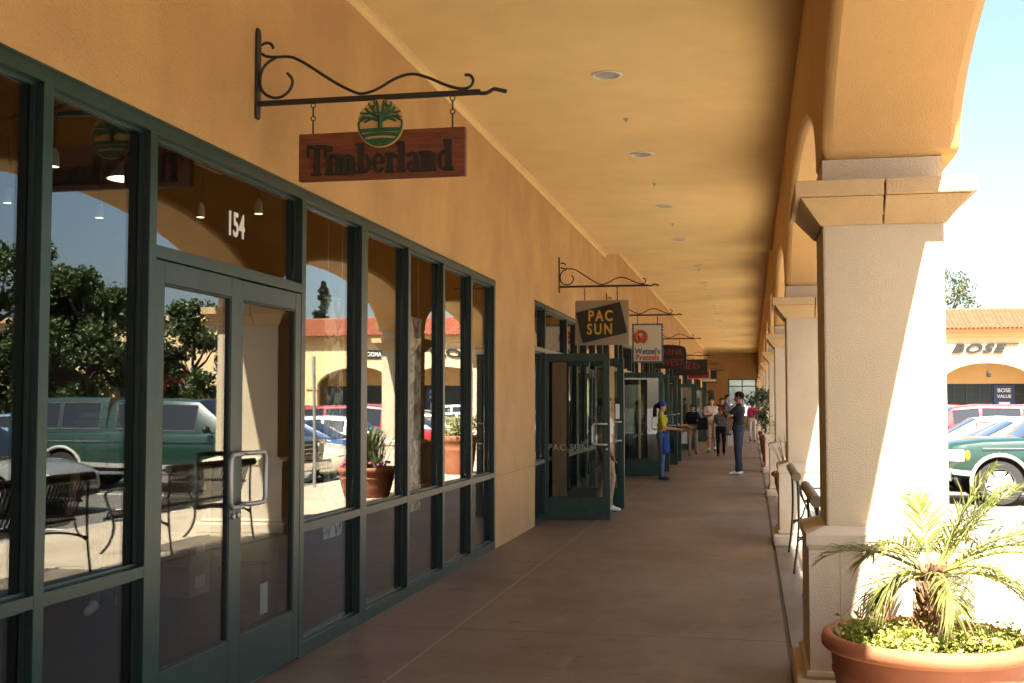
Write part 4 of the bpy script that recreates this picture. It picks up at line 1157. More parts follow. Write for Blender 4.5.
COUPE = dict(SEDAN, cabin=[(-1.85, .95, .97, .76, .62, 'B'), (-.95, .96, 1.31, .80, .58, 'p'), (-.70, .96, 1.345, .82, .58, 'g'), (.05, .95, 1.35, .83, .58, 'p'), (.08, .95, 1.35, .83, .58, 'g'), (.38, .94, 1.31, .83, .57, 'F'), (1.15, .90, .905, .78, .70, 'p')],
    wr=.345, handles=(-.40,), seams=(.85, -.60), mirror=(.70, .97, 1.02))
SUV = dict(body=[(-2.25, .45, 1.0, .84), (-2.18, .36, 1.06, .90), (-1.0, .30, 1.08, .93), (.5, .30, 1.06, .93), (1.1, .30, 1.03, .93), (1.8, .32, .96, .90), (2.2, .38, .86, .82), (2.28, .46, .74, .76)],
    cabin=[(-2.2, 1.05, 1.5, .84, .70, 'p'), (-2.05, 1.06, 1.66, .86, .70, 'g'), (-1.25, 1.07, 1.72, .88, .70, 'p'), (-1.15, 1.07, 1.72, .88, .70, 'g'), (-.2, 1.06, 1.73, .88, .70, 'p'), (-.1, 1.06, 1.73, .88, .70, 'g'), (.55, 1.05, 1.66, .88, .68, 'F'), (1.2, 1.01, 1.02, .82, .74, 'p')],
    wr=.36, wx=(1.40, -1.35), tw=.87, gap=.06, head=(2.12, .66, .80, .14, .15, .09), tail=(-2.2, .80, 1.0, .06, .08, .2), mirror=(.75, 1.02, 1.15), handles=(-.7, .2), seams=(.98, -.15, -1.2),
    grille=(2.30, .40, .62, .80), bumper=(2.15, 2.34, .78, .40, .54, 'b'), plate=.44, pl=.06)
GC = 'cars parked in the lot'
def put(o, nose, y, rz=PI): o.location = (nose, y, -.2); o.rotation_euler = (0, 0, rz)
pk, _ = make_car('pickup_truck', 'dark green pickup truck with camper shell, pale fender flares and amber turn signal', 'pickup truck', 'green', PICK, GC)
extras_pickup(pk); put(pk, 3.17 + 2.6, 22.5)
sedans = {}
def car(kind, col, label, x, y, rz=PI):
    key = (kind, col)
    if key in sedans:
        return place_copy(sedans[key], (x, y, -.2), rz, label)
    sp = {'sedan': SEDAN, 'coupe': COUPE, 'suv': SUV}[kind]
    o, _ = make_car('parked_car', label, 'car', col, sp, GC); o.location = (x, y, -.2); o.rotation_euler = (0, 0, rz); sedans[key] = o
    return o
car('sedan', 'silver', 'silver sedan nearest the camera, on the near side of the green pickup', 4.85 + 2.32, 16.9)
car('sedan', 'cream', 'cream sedan parked just beyond the green pickup', 3.3 + 2.32, 25.7)
car('coupe', 'blue', 'blue coupe with bright alloy wheels next to the cream sedan', 3.5 + 2.32, 28.5)
car('sedan', 'white', 'white sedan next to the blue coupe in the walkway row', 3.6 + 2.32, 31.5)
car('suv', 'red', 'red sport utility vehicle in the walkway row', 3.6 + 2.3, 34.6)
car('sedan', 'grey', 'dark grey sedan in the walkway row beyond the red sport utility', 3.6 + 2.32, 37.7)
car('sedan', 'silver', 'silver sedan in the far half of the walkway row, between grey and black cars', 3.6 + 2.32, 40.7)
car('coupe', 'black', 'black coupe in the far half of the walkway row', 3.7 + 2.32, 43.7)
car('sedan', 'sky', 'light blue sedan in the far half of the walkway row', 3.7 + 2.32, 47.0)
car('suv', 'white', 'white sport utility vehicle at the far end of the walkway row', 3.7 + 2.3, 50.5)
far = [('sedan', 'white', 17.9, 27.0, 'white sedan nearest in the second parking row'), ('suv', 'black', 17.9, 30.0, 'black sport utility vehicle nearest in the second parking row'), ('sedan', 'sky', 17.9, 35.5, 'light blue sedan in the second parking row'),
       ('sedan', 'red', 17.9, 38.3, 'red sedan in the second parking row'), ('sedan', 'silver', 17.9, 44.0, 'silver sedan in the middle of the second parking row'), ('suv', 'white', 17.9, 47.0, 'white sport utility vehicle in the second parking row'),
       ('coupe', 'blue', 17.9, 52.5, 'blue coupe in the second parking row'), ('sedan', 'white', 17.9, 55.0, 'white sedan farthest in the second parking row'), ('suv', 'red', 11.2, 53.5, 'red sport utility vehicle standing in the aisle before the far shops')]
for k, c, x, y, l in far: car(k, c, l, x, y, PI)
fr = [('suv', 'red', 12.0, 'red sport utility vehicle parked first before the far shops'), ('sedan', 'silver', 15.2, 'silver sedan parked under the far arch before the shops'), ('sedan', 'sky', 18.3, 'light blue sedan parked before the far shops'), ('sedan', 'white', 21.2, 'white sedan parked before the far shops, next to the light blue one'),
      ('suv', 'black', 24.4, 'black sport utility vehicle parked before the far shops'), ('suv', 'red', 27.6, 'red sport utility vehicle parked before the tiled shops, right one'), ('sedan', 'cream', 31, 'cream sedan parked before the far shops'), ('sedan', 'silver', 36.5, 'silver sedan parked before the parapet block'), ('sedan', 'grey', 40, 'grey sedan parked before the parapet block'), ('suv', 'white', 44, 'white sport utility vehicle before the parapet block')]
for k, c, x, l in fr: car(k, c, l, x * .765, 61.0 if x < 30 else 56.0, PI/2)
car('suv', 'white', 'white sport utility vehicle seen through the window in the end wall', -1.0, 84.0, 0)
# ------------------------------------------------------------------ far shops across the lot
FY = 70.0
fb = thing('far_shops', 'long cream shop building with clay tile roof and arches across the parking lot', 'building', (0, FY, .378))
fb.scale = (.756, .756, .756)
def arch_front(b, x0, x1, z0, z1, y0, y1, arches, mi=0):
    """wall x0..x1, z0..z1, thick y0..y1, cut by arches (cx, halfwidth, spring, apex)"""
    prof = [(x0, z0)]
    for cx, hw, zs_, za in arches:
        prof.append((cx - hw, z0)); prof.append((cx - hw, zs_))
        for k in range(1, 20):
            a = PI * k / 20; prof.append((cx - hw * math.cos(a), zs_ + (za - zs_) * math.sin(a)))
        prof.append((cx + hw, zs_)); prof.append((cx + hw, z0))
    prof.append((x1, z0))
    n = len(prof); vs = []
    for x, z in prof: vs += [(x, y0, z), (x, y1, z), (x, y0, z1), (x, y1, z1)]
    fs = []
    for k in range(n - 1):
        p, q = 4*k, 4*(k+1)
        if abs(prof[k][0] - prof[k+1][0]) > 1e-6:
            fs += [(p, q, q+2, p+2), (p+1, p+3, q+3, q+1), (p+2, q+2, q+3, p+3)]
        fs.append((p, p+1, q+1, q))
    fs += [(0, 2, 3, 1), (4*(n-1), 4*(n-1)+1, 4*(n-1)+3, 4*(n-1)+2)]
    b.add(vs, fs, mi)
b = MB(); arch_front(b, 3.0, 30.6, -.8, 7.0, 0, .6, [(9.6, 3.3, 2.95, 4.6), (17.1, 3.3, 2.95, 4.6), (24.6, 3.3, 2.95, 4.6)])
b.build('wall', M['far_wall'], fb)
b = MB(); b.box(2.9, 30.7, -.25, .7, 6.55, 6.9); b.box(2.9, 30.7, -.45, .8, 6.9, 7.15)
for x in (13.35, 20.85, 28.3): b.box(x - .50, x + .50, -.10, .5, 2.75, 3.0)
b.build('cornice', M['far_trim'], fb, bevel=.03)
# barrel tile roof
b = MB(); nx, ny = 540, 16; x0, x1 = 2.7, 30.9; yA, yB_, zA, zB = -.75, 2.9, 7.12, 8.75
for j in range(ny + 1):
    for row in (0, 1):
        f = j / ny
        for i in range(nx + 1):
            x = x0 + (x1 - x0) * i / nx
            wv = abs(math.sin((x - x0) / .30 * PI)) * .13
            b.v.append((x, yA + (yB_ - yA) * f, zA + (zB - zA) * f + wv - .05 + row * .045))
R2 = 2 * (ny + 1)
for j in range(R2 - 1):
    for i in range(nx):
        p = j * (nx + 1) + i; b.f.append((p, p + 1, p + nx + 2, p + nx + 1)); b.m.append(0)
rf = b.build('tile_roof', M['tile'], fb, fix=False)
b = MB(); b.tube([(2.7, 2.95, 8.72), (30.9, 2.95, 8.72)], .16, 10); b.build('ridge', M['tile'], rf)
b = MB(); b.box(2.9, 30.7, 2.0, 12, 6.5, 7.9); b.box(2.9, 30.7, 4.4, 4.6, -.8, 6.5); b.build('back_wall', M['far_trim'], fb)
def far_shop(cx, sign_col):
    b = MB()
    b.box(cx - 3.6, cx + 3.6, 3.4, 3.5, -.8, 3.1); f = b.build('shop_front', M['far_dark'], fb)
    b = MB(); b.box(cx - 3.6, cx + 3.6, 3.3, 3.5, 3.101, 6.5); b.build('fascia', M['far_trim'], f)
    b = MB()
    for x in (-3.3, -1.9, -.95, .0, .95, 1.9, 3.3): b.box(cx + x - .05, cx + x + .05, 3.33, 3.399, -.8, 3.1)
    for z in (.4, 2.3): b.box(cx - 3.3, cx + 3.3, 3.335, 3.398, z - .05, z + .05)
    b.build('frame', M['green'], f)
    return f
for cx in (9.6, 17.1, 24.6): f = far_shop(cx, None)
M['navy'] = mat('navy panel', (.02, .04, .12), .5)
b = MB(); b.box(18.1, 19.6, 3.2, 3.3, .2, 3.0); pnl = b.build('poster', M['navy'], fb)
text_mb('BOSE', .42, .02, lambda u, v, w_: (18.85 + u, 3.195 - w_, 2.45 + v), offset=.006).build('lettering', M['white'], pnl)
text_mb('VALUE', .34, .02, lambda u, v, w_: (18.85 + u, 3.195 - w_, 2.02 + v), offset=.006).build('lettering', M['white'], pnl)
b = MB(); b.box(18.45, 19.25, 3.15, 3.195, .7, 1.7); b.build('picture', M['white'], pnl)
b = MB(); b.box(17.05, 17.2, -.35, -.02, 3.9, 4.0); b.lathe([(.02, -.45), (.14, -.40), (.16, -.1), (.05, 0)], (17.12, -.3, 3.95), 10); b.build('lantern', M['iron'], fb)
bo = text_mb('BOSE', .92, .10, lambda u, v, w_: (16.35 + u, -.02 - w_, 5.36 + v), offset=.03, shear=.34, space=1.1, sx=1.58)
# letters carry pale horizontal cuts
bo2 = bo.build('sign_lettering', M['letter_dark'], fb)
b = MB(); b.box(18.35, 19.3, -.06, -.121, 5.93, 6.02); b.build('letter_tail', M['letter_dark'], bo2)
b = MB(); b.box(21.7, 23.9, -.09, -.01, 5.25, 5.95); sg = b.build('sign_board', M['letter_dark'], fb)
text_mb('DRAMOCS', .5, .02, lambda u, v, w_: (22.8 + u, -.092 - w_, 5.43 + v), offset=.006, sx=.82).build('lettering', M['white'], sg)
text_mb('GYS', .85, .06, lambda u, v, w_: (20.05 + u * .9, -.01 - w_, 5.2 + v), offset=.01).build('sign_lettering', M['letter_dark'], fb) if False else None
# parapet block on the right
pb = thing('far_parapet_block', 'taller cream shop block with flat moulded parapet beside the tiled shops', 'building', (0, 64.3, .378))
pb.scale = (.756, .756, .756)
b = MB(); arch_front(b, 31.2, 74, -.8, 7.7, 0, .8, [(38.4, 3.6, 2.7, 4.4), (47.5, 3.6, 2.7, 4.4), (57, 3.6, 2.7, 4.4), (66, 3.6, 2.7, 4.4)]); b.build('wall', M['far_wall'], pb)
b = MB(); b.box(31.0, 74.2, -.25, 12, 7.7, 7.95); b.box(30.8, 74.4, -.5, 12.2, 7.95, 8.35); b.box(31.2, 32.3, .81, 11, -.8, 7.69); b.build('cornice', M['far_trim'], pb, bevel=.05)
b = MB(); b.box(32.4, 74, 4.6, 4.8, -.8, 7.6); b.build('shop_front', M['far_dark'], pb)
b = MB(); b.box(32.4, 74, .9, 4.5, 5.0, 5.1); b.build('soffit', M['far_trim'], pb)
M['brick_red'] = mat('red panel', (.20, .02, .012), .5)
b = MB(); b.box(36.5, 40.6, 3.9, 4.0, 2.5, 4.3); ps = b.build('sale_panel', M['brick_red'], pb)
text_mb('20', 1.1, .04, lambda u, v, w_: (38.5 + u, 3.88 - w_, 2.9 + v), offset=.02).build('lettering', M['white'], ps)
# posts in the lot
def post(x, y, h, label, bw, bh, bm, bz):
    t = thing('sign_post', label, 'sign post', (x, y, 0))
    b = MB(); b.tube([(0,0,-.25), (0,0,h)], .03, 10); b.build('pole', M['steel'], t, smooth='auto')
    b = MB(); b.box(-bw/2, bw/2, -.045, -.032, bz - bh/2, bz + bh/2); b.build('plate', M[bm], t)
post(2.5, 21.0, 2.45, 'thin metal post with small plate at the pavement edge', .05, .30, 'steel', 2.25)
post(12.6, 32.5, 4.3, 'tall metal post with brown box sign among the parked cars', .5, 1.3, 'letter_dark', 3.3)

# ------------------------------------------------------------------ trees
def tree(loc, h, cr, n, size, label, name='tree', m='tree', trunk_h=.35, cone=False, seed=1, clumps=60):
    t = thing(name, label, 'tree', loc)
    rg = random.Random(seed)
    b = MB()
    b.tube([(0,0,-.3), (.05,.02,h*trunk_h*.5), (0,.05,h*trunk_h), (.1,0,h*.75)], [h*.03, h*.024, h*.02, h*.006], 10)
    cl = []
    for k in range(clumps):
        a = rg.uniform(0, 2*PI); zz = rg.random()
        if cone:
            z = h * (.05 + .95 * zz); rr = cr * (1 - zz) ** .75 * math.sqrt(rg.random()) * .9; cs = cr * .25 * (1.2 - zz)
        else:
            z = h * (trunk_h * .75 + (1 - trunk_h * .75) * zz); prof_ = math.sin(PI * min(1, .12 + .80 * zz)) ** .6
            rr = cr * prof_ * rg.random() ** .4 * rg.uniform(.75, 1.05); cs = cr * rg.uniform(.11, .24)
        cl.append((rr * math.cos(a), rr * math.sin(a), z, cs))
    for c in cl[::3]:
        s_ = Vector((0, 0, min(c[2]*.75, h*.7))); e = Vector(c[:3])
        b.tube([s_, s_.lerp(e, .5) + Vector((0,0,-.03*h)), e], [h*.012, h*.007, h*.002], 6)
    b.build('trunk', M['bark'], t, smooth='auto')
    def pos(q):
        c = q.choice(cl); v = Vector((q.gauss(0,1), q.gauss(0,1), q.gauss(0,.8))); 
        if v.length > 1.9: v *= 1.9 / v.length
        return (c[0] + v.x*c[3]*.62, c[1] + v.y*c[3]*.62, c[2] + v.z*c[3]*.6)
    leaf_cloud(n, pos, size, rg, up=.3).build('crown', M[m], t, fix=False)
    return t
tree((16.0, 35.5, -.2), 6.0, 2.4, 24000, .19, 'broad dark green tree over the second parking row, middle of three', seed=3, trunk_h=.22, clumps=80)
tree((20.3, 36.5, -.2), 7.6, 2.8, 24000, .19, 'broad dark green tree over the second parking row, tallest of three', seed=4, trunk_h=.22, clumps=80)
tree((13.0, 36.6, -.2), 5.0, 1.5, 9000, .16, 'smaller loose tree at the aisle end of the parking row', seed=5, trunk_h=.25, clumps=50)
tree((25.5, 37.0, -.2), 8.0, 3.4, 11000, .2, 'large dark tree far out in the parking lot', seed=6, clumps=70)
tree((13.9, 92, -.2), 11.6, 3.1, 5500, .24, 'pale green tree rising behind the tiled roof', m='tree_pale', seed=8, clumps=60, trunk_h=.3)
tree((28.2, 90, -.2), 11.6, 2.1, 12000, .24, 'tall narrow dark cypress behind the tiled roof', name='cypress_tree', m='cypress', cone=True, seed=9, clumps=220)
tree((32.3, 93, -.2), 9.4, 2.0, 6000, .28, 'rounded dark tree behind the parapet block', seed=10)
# ------------------------------------------------------------------ people
SKIN = mat('skin', (.42, .235, .15), .55); SKIN2 = mat('tanned skin', (.30, .155, .09), .55)
HAIR = mat('dark hair', (.010, .007, .006), .75, var=.3, vscale=40, spec=.15)
SHOE_D = mat('dark shoes', (.02, .018, .017), .5); SHOE_W = mat('white shoes', (.72, .70, .66), .5); SOCK = mat('white socks', (.75, .73, .68), .8)
EYE = mat('eyes', (.015, .012, .01), .3); LIP = mat('lips', (.30, .11, .08), .5)
def cloth(n, c): return mat(n, c, .85, var=.14, vscale=7, bump=.9, bscale=11, bdist=.035, spec=.2)
def stripes():
    m = bpy.data.materials.new('striped cloth'); nt, N, L, P = nodes_of(m)
    tc = N.new('ShaderNodeTexCoord'); wv = N.new('ShaderNodeTexWave'); wv.bands_direction = 'Z'; wv.inputs['Scale'].default_value = 5.5; wv.inputs['Distortion'].default_value = .6
    r = N.new('ShaderNodeValToRGB'); r.color_ramp.elements[0].position = .72; r.color_ramp.elements[1].position = .8
    r.color_ramp.elements[0].color = (.20, .22, .26, 1); r.color_ramp.elements[1].color = (.04, .045, .07, 1)
    L.new(tc.outputs['Object'], wv.inputs['Vector']); L.new(wv.outputs['Color'], r.inputs['Fac']); L.new(r.outputs['Color'], P.inputs['Base Color']); P.inputs['Roughness'].default_value = .85
    return m
def capsule_mb(b, p, q, r0, r1, flat=1.0, n=14):
    p, q = Vector(p), Vector(q); d = q - p; L_ = d.length; d.normalize()
    pts = []; rs = []
    for k in range(5): a = -PI/2 + PI/2 * k / 5; pts.append(p + d * r0 * math.sin(a)); rs.append(max(.0015, r0 * math.cos(a)))
    pts.append(p); rs.append(r0); pts.append(q); rs.append(r1)
    for k in range(1, 6): a = PI/2 * k / 5; pts.append(q + d * r1 * math.sin(a)); rs.append(max(.0015, r1 * math.cos(a)))
    b.tube(pts, rs, n)
def person(label, loc, facing, H=1.7, shirt=None, pants=None, shoes=SHOE_D, skin=SKIN, hair=HAIR, sleeve='short', leg='long', hairstyle='short',
           armL=None, armR=None, stride=0.0, build=1.0, head_tilt=0.0, head_turn=0.0, female=False, socks=False, lean=0.0, kneeb=0.0, apron=None, cap=None, vox=.013, group='people along the walkway'):
    """local frame: +y is forward, +x is the figure's right; facing = heading of +y in degrees from +Y, counter-clockwise"""
    s = H / 1.72
    t = thing('person', label, 'person', loc, R(facing), group)
    J = {}
    hipw = .088 if not female else .092; sh = (.185 if not female else .160) * (1 + (build - 1) * .5)
    ln = lambda z: lean * max(0, z - .9)
    J['pel'] = Vector((0, 0, .93)); J['wst'] = Vector((0, .0 + ln(1.08), 1.09)); J['chs'] = Vector((0, ln(1.3), 1.30)); J['nck'] = Vector((0, -.012 + ln(1.44), 1.455)); J['hd'] = Vector((0, .012 + ln(1.6), 1.575))
    segs = []   # p, q, r0, r1, mat, scale-y
    bl = build
    torso = [((-.06, 0, .95), (.06, 0, .95), .118*bl, .118*bl, 'p'), ((-.055, 0, 1.05), (.055, 0, 1.05), .10*bl*(.94 if female else 1.04), .10*bl*(.94 if female else 1.04), 's'),
             ((-.075, .005, 1.18), (.075, .005, 1.18), .105*bl, .105*bl, 's'), ((-.085, .012 if not female else .03, 1.29), (.085, .012 if not female else .03, 1.29), .108*bl, .108*bl, 's'),
             ((-sh + .045, -.005, 1.395), (sh - .045, -.005, 1.395), .068, .068, 's'), ((0, -.015, 1.41), (0, -.005, 1.50), .062, .052, 'n')]
    for p, q, a, c, m_ in torso:
        p = Vector(p); q = Vector(q); p.y += ln(p.z); q.y += ln(q.z); segs.append((p, q, a, c, m_))
    # legs
    for sx in (-1, 1):
        st = stride * sx
        hip = Vector((sx*hipw, 0, .90)); kn = Vector((sx*(hipw + .008), st*.16 + (.05 if st else .012), .495)); an = Vector((sx*(hipw + .004), st*.30 - (.03 if st > 0 else .0), .09 + (.03 if st < 0 else 0)))
        toe = an + Vector((sx*.02, .145, -.058)); heel = an + Vector((0, -.035, -.05))
        segs.append((hip, kn, .088*bl, .060*bl, 'p')); 
        if leg == 'short':
            mid = hip.lerp(kn, .95); segs[-1] = (hip, mid, .094*bl, .086*bl, 'p'); segs.append((mid, kn, .058, .055, 'k'))
        segs.append((kn, an + Vector((0, 0, .05)), .058*bl, .045 if leg == 'long' else .036, 'p' if leg == 'long' else 'k'))
        if leg == 'long': segs.append((an + Vector((0,0,.13)), an + Vector((0, .0, .02)), .055, .056, 'p'))
        elif socks: segs.append((an + Vector((0,0,.10)), an + Vector((0, 0, .0)), .040, .040, 'o'))
        segs.append((heel, an + Vector((0, .05, -.035)), .036, .040, 'h')); segs.append((an + Vector((0, .05, -.04)), toe, .040, .030, 'h'))
    # arms and hands
    hands = []
    for sx, arm in ((-1, armL), (1, armR)):
        so_ = Vector((sx*sh, ln(1.39) - .005, 1.385))
        if arm is None: arm = ((sx*(sh + .045), -.02, 1.10), (sx*(sh + .05), .06, .86))
        el, wr = Vector(arm[0]), Vector(arm[1])
        el.y += ln(el.z); wr.y += ln(wr.z)
        up_m = 's'
        if sleeve == 'short':
            md = so_.lerp(el, .62); segs.append((so_, md, .056, .055, 's')); segs.append((md, el, .041, .037, 'k'))
        else: segs.append((so_, el, .057, .048, 's'))
        segs.append((el, wr, .040 if sleeve == 'short' else .047, .027 if sleeve == 'short' else .036, 'k' if sleeve == 'short' else 's'))
        d = (wr - el).normalized(); hands.append((sx, wr, d))
        palm = wr + d * .085
        segs.append((wr, palm, .027, .032, 'k'))
    # head
    Rm = Matrix.Rotation(R(head_turn), 3, 'Z') @ Matrix.Rotation(R(-head_tilt), 3, 'X')
    hc = J['hd']; hp = lambda x, y, z: hc + Rm @ Vector((x, y, z))
    segs += [(hp(0, -.015, .035), hp(0, .012, .03), .085, .080, 'f'), (hp(0, .018, -.045), hp(0, .022, -.055), .058, .050, 'f'), (hp(0, .094, -.005), hp(0, .106, -.028), .010, .015, 'f'),
             (hp(-.078, -.008, -.012), hp(-.080, -.012, .022), .015, .018, 'f'), (hp(.078, -.008, -.012), hp(.080, -.012, .022), .015, .018, 'f'), (hp(-.015, .083, -.062), hp(.015, .083, -.062), .013, .013, 'l')]
    b = MB()
    for p, q, a, c, m_ in segs: capsule_mb(b, p, q, a, c)
    tmp = b.build('tmp', SKIN)
    md = tmp.modifiers.new('r', 'REMESH'); md.mode = 'VOXEL'; md.voxel_size = vox; md.use_smooth_shade = True
    sm = tmp.modifiers.new('s', 'SMOOTH'); sm.factor = .5; sm.iterations = 3
    dg = bpy.context.evaluated_depsgraph_get(); dg.update()
    me = bpy.data.meshes.new_from_object(tmp.evaluated_get(dg)); bpy.data.objects.remove(tmp)
    mats = [skin, shirt, pants, shoes, SOCK, LIP, EYE]
    key = {'k': 0, 'f': 0, 'n': 0, 's': 1, 'p': 2, 'h': 3, 'o': 4, 'l': 5}
    me.materials.clear()
    for q in mats: me.materials.append(q)
    nP = len(me.polygons); cen = np.empty(nP*3); me.polygons.foreach_get('center', cen); cen = cen.reshape(-1, 3)
    best = np.full(nP, 1e9); idx = np.zeros(nP, int)
    for p, q, a, c, m_ in segs:
        p = np.array(p); q = np.array(q); d = q - p; L2 = max(1e-9, d @ d)
        u = np.clip(((cen - p) @ d) / L2, 0, 1); dist = np.linalg.norm(cen - (p + u[:, None]*d), axis=1) - (a + (c - a)*u)
        k = dist < best; best[k] = dist[k]; idx[k] = key[m_]
    # clean garment edges: shirt hem
    me.polygons.foreach_set('material_index', idx.astype(np.int32)); me.polygons.foreach_set('use_smooth', [True]*nP)
    # fingers, eyes joined onto the same body mesh
    f = MB()
    for sx, wr, d in hands:
        side = d.cross(Vector((0, 1, .3))).normalized(); nr = side.cross(d).normalized()
        base = wr + d * .088
        for k in range(4):
            o_ = side * (.024 - .016*k); L_ = (.062, .072, .068, .052)[k]
            p0 = base + o_ - d*.025; p1 = base + o_ + d*L_*.45 + nr*.006; p2 = base + o_ + d*L_*.8 + nr*.022; p3 = base + o_ + d*L_*.95 + nr*.038
            f.tube([p0, p1, p2, p3], [.0095, .009, .008, .006], 7, 0)
        p0 = wr + d*.03 + side*.02; f.tube([p0, p0 + d*.03 + side*.024 + nr*.006, p0 + d*.06 + side*.026 + nr*.02], [.011, .010, .007], 7, 0)
    for ex_ in (-.032, .032):
        c = hp(ex_, .0835, .012); f.ball(c, .011, .007, .007, 8, 6, 6)
        f.tube([hp(ex_ - .016, .088, .034), hp(ex_, .094, .038), hp(ex_ + .016, .088, .034)], .004, 5, 6)
    bm = bmesh.new(); bm.from_mesh(me)
    vs = [bm.verts.new(v) for v in f.v]; bm.verts.ensure_lookup_table()
    for fc, m_ in zip(f.f, f.m):
        try: q = bm.faces.new([vs[i] for i in fc]); q.material_index = m_; q.smooth = True
        except ValueError: pass
    bm.to_mesh(me); bm.free()
    o = bpy.data.objects.new('body', me); COL.objects.link(o); o.parent = t; o.scale = (s, s, s)
    # hair
    h = MB()
    def cap_pts(rx, ry, rz, cz, front, low):
        vs = []; n, m_ = 18, 9
        for i in range(m_ + 1):
            a = PI/2 - (PI/2 + low) * i / m_
            for k in range(n):
                th = 2*PI*k/n; y = math.sin(th); aa = a
                if y > 0: aa = PI/2 - (PI/2 + low - (low + front) * y ** .6) * i / m_
                vs.append(tuple(hp(rx*math.cos(aa)*math.cos(th), -.008 + ry*math.cos(aa)*math.sin(th), cz + rz*math.sin(aa))))
        fs = [tuple(range(n))]
        for i in range(m_):
            for k in range(n): fs.append((i*n+k, i*n+(k+1) % n, (i+1)*n+(k+1) % n, (i+1)*n+k))
        fs.append(tuple(range(m_*n, (m_+1)*n))[::-1])
        return vs, fs
    if hairstyle != 'none':
        v_, f_ = cap_pts(.0935, .107, .098, .038, .40, .72 if hairstyle == 'short' else .85); h.add(v_, f_)
        if hairstyle == 'pony':
            h.tube(smooth_path([hp(0, -.10, .05), hp(0, -.15, .03), hp(0, -.165, -.08), hp(0, -.15, -.22)]), [.02, .028, .033, .036, .036, .034, .03, .026, .02, .012, .008, .006][:len(smooth_path([(0,0,0)]*4))] if False else .028, 10)
        if hairstyle == 'long':
            h.tube(smooth_path([hp(0, -.06, .06), hp(0, -.085, -.05), hp(0, -.075, -.16)]), .072, 12)
        ho = h.build('hair', hair, t, smooth=True); ho.scale = (s, s, s)
    if cap:
        c = MB(); v_, f_ = cap_pts(.098, .113, .097, .045, .10, .05); c.add(v_, f_)
        P = [hp(.085*math.cos(a), .075 + .085*math.sin(a), .052) for a in [PI*k/10 for k in range(11)]]; Q = [p + Vector((0, 0, .008)) for p in P]
        c.add(P + Q, [tuple(range(11)), tuple(range(11, 22))[::-1]] + [(k, k+1, 12+k, 11+k) for k in range(10)] + [(10, 0, 11, 21)])
        co = c.build('cap', cap, t, smooth='auto'); co.scale = (s, s, s)
    if apron:
        c = MB(); n = 12
        for i, (z, r_) in enumerate([(1.06, .125), (.96, .145), (.82, .16), (.66, .165), (.56, .16)]):
            for k in range(n + 1):
                a = R(12) + R(156) * k / n
                c.v.append(((r_ + .028)*math.cos(a), .0 + (r_ + .012 + .012*math.sin(a*7)*(i/4))*math.sin(a), z))
        for i in range(4):
            for k in range(n): c.f.append((i*(n+1)+k, i*(n+1)+k+1, (i+1)*(n+1)+k+1, (i+1)*(n+1)+k)); c.m.append(0)
        ao = c.build('apron', apron, t, smooth=True); ao.scale = (s, s, s)
        so2 = ao.modifiers.new('thick', 'SOLIDIFY'); so2.thickness = .008
    return t
C_YEL = cloth('yellow shirt', (.42, .38, .03)); C_JEAN = cloth('blue denim', (.085, .125, .22)); C_BLUE = cloth('blue apron', (.02, .05, .24)); C_BLACK = cloth('black shirt', (.012, .013, .016))
C_DJEAN = cloth('dark denim', (.022, .032, .055)); C_KHAKI = cloth('khaki', (.34, .25, .16)); C_WHITE = cloth('white shirt', (.66, .60, .53)); C_GREY = cloth('grey shirt', (.13, .125, .125))
C_RED = cloth('dark red shirt', (.12, .015, .015)); C_PINK = cloth('pink shirt', (.55, .04, .17)); C_WPANT = cloth('white trousers', (.62, .58, .55)); C_NAVY = cloth('navy jacket', (.012, .015, .026)); C_BLK = cloth('black trousers', (.012, .012, .013)); C_STR = stripes(); C_LBLUE = cloth('pale grey shirt', (.24, .27, .33))
person('woman in yellow shirt, blue cap and apron holding a food tray by the open doors', (-1.83, 24.4, 0), -88, 1.62, C_YEL, C_JEAN, SHOE_D, SKIN, hairstyle='pony', female=True,
       armL=((-.19, .05, 1.13), (-.13, .34, 1.10)), armR=((.19, .05, 1.13), (.12, .34, 1.10)), apron=C_BLUE, cap=cloth('blue cap', (.03, .05, .30)), head_tilt=4)
t = thing('food_tray', 'dark oval tray with yellow snacks held by the woman in yellow', 'tray', (-1.83 + .44, 24.4, 1.06))
b = MB(); b.lathe([(.10, 0), (.16, .012), (.165, .026), (.15, .016), (.001, .012)], (0,0,0), 24, cap=False); b.build('plate', M['black_panel'], t, smooth='auto')
b = MB(); rg = random.Random(1)
for k in range(16): a = rg.uniform(0, 6.3); q = rg.uniform(0, .10); b.ball((q*math.cos(a), q*math.sin(a), .03 + rg.uniform(0, .03)), .03, .024, .02, 7, 5)
b.build('snacks', mat('golden snacks', (.50, .30, .05), .7, var=.2, vscale=30), t, smooth=True)
person('man in black shirt, dark jeans and white shoes holding a small child against his shoulder', (-.30, 26.4, 0), 78, 1.84, C_BLACK, C_DJEAN, SHOE_W, SKIN2, build=1.06, lean=-.04,
       armL=((-.22, .16, 1.20), (-.06, .30, 1.30)), armR=((.22, .14, 1.16), (.05, .30, 1.20)))
person('small child in pale grey shirt carried on the man in black', (-.30 - .24, 26.38, .86), -95, .90, C_LBLUE, C_GREY, SHOE_D, SKIN, build=1.12, vox=.013,
       armL=((-.22, .14, 1.2), (-.18, .34, 1.33)), armR=((.22, .14, 1.2), (.18, .34, 1.33)))
person('woman in navy jacket and khaki trousers walking with a white bag', (-1.76, 35.9, 0), 178, 1.55, C_NAVY, C_KHAKI, SHOE_D, SKIN2, sleeve='long', stride=.45, female=True, build=1.1,
       armL=((-.26, .06, 1.14), (-.20, .22, 1.16)), armR=((.25, .02, 1.12), (.29, .06, .86)))
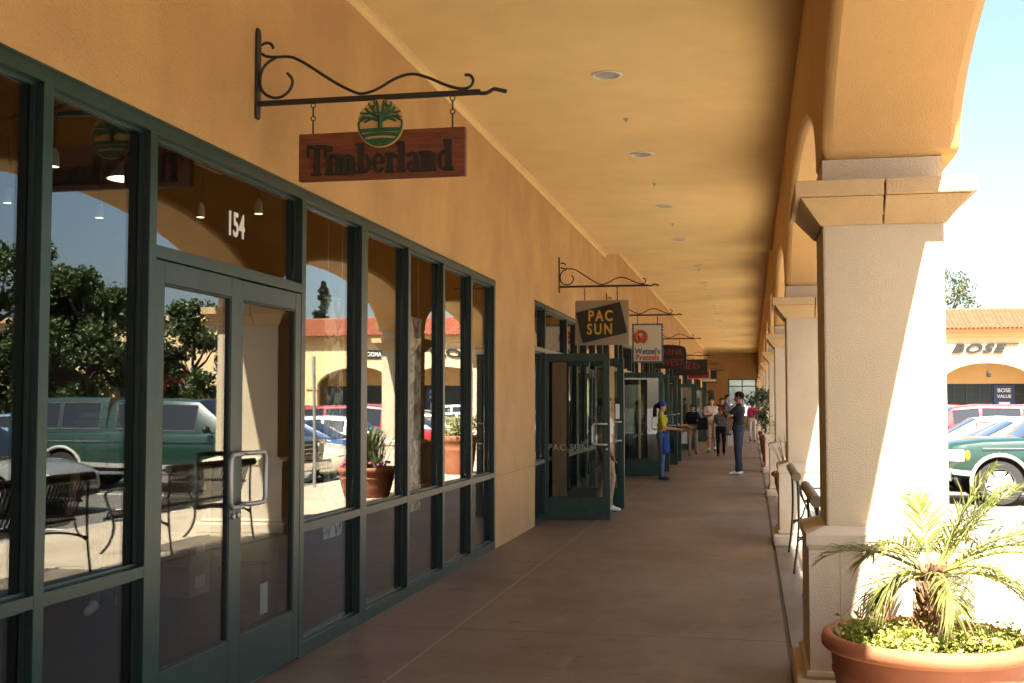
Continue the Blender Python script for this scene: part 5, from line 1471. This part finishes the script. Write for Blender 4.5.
person('man in white shirt, khaki shorts and white socks looking down at his hands', (-1.27, 38.1, 0), 182, 1.75, C_WHITE, C_KHAKI, SHOE_D, SKIN, leg='short', socks=True, stride=.2, head_tilt=-24,
       armL=((-.21, .06, 1.14), (-.04, .28, 1.18)), armR=((.21, .06, 1.14), (.04, .29, 1.17)))
person('short woman in grey shirt and black trousers walking towards the camera', (-.92, 35.6, 0), 180, 1.48, C_GREY, C_BLK, SHOE_D, SKIN2, stride=.3, female=True, build=1.06, hairstyle='long',
       armR=((.23, .0, 1.12), (.24, .04, .87)))
person('person in dark red shirt half hidden behind the woman in grey', (-1.15, 46, 0), 175, 1.80, C_RED, C_BLK, SHOE_D, SKIN2, stride=.3)
person('person in bright pink shirt and white trousers walking away beyond the man in black', (.0, 49.5, 0), 5, 1.66, C_PINK, C_WPANT, SHOE_D, SKIN, stride=.35, female=True)
person('person in white shirt and khaki trousers stepping out between the open glass doors', (-2.10, 17.1, 0), -75, 1.68, C_WHITE, C_KHAKI, SHOE_W, SKIN2, stride=.25, sleeve='short', build=1.05)
person('man in striped shirt standing inside the nearest shop behind the glass', (-4.75, 8.15, -.012), -160, 1.78, C_STR, C_NAVY, SHOE_W, SKIN2, build=1.12, stride=.1, group=None)
M['bag_white'] = mat('white carrier bag', (.68, .66, .63), .5)
def bag(loc, w_, h, d, m, label, rz=0):
    t = thing('shopping_bag', label, 'bag', loc, rz)
    b = MB(); b.frustum((-w_*.5, w_*.5, -d*.5, d*.5, -h), (-w_*.42, w_*.42, -d*.22, d*.22, 0)); b.build('bag_body', m, t, bevel=.012)
    b = MB()
    for sy in (-1, 1): b.tube([(-w_*.2, sy*d*.18, -.005), (-w_*.12, sy*d*.08, .10), (w_*.12, sy*d*.08, .10), (w_*.2, sy*d*.18, -.005)], .006, 6)
    b.build('handle', m, t)
bag((-1.76 - .27, 35.85, .70), .26, .34, .12, M['bag_white'], 'white plastic bag hanging from the hand of the woman in navy')
bag((-.92 + .27 if False else -.62, 35.6, .66), .22, .36, .12, M['bag_white'], 'white bag at the right side of the woman in grey')
bag((-1.46, 35.7, 1.14), .34, .36, .2, C_BLK, 'black bag carried against the chest by the woman in navy')
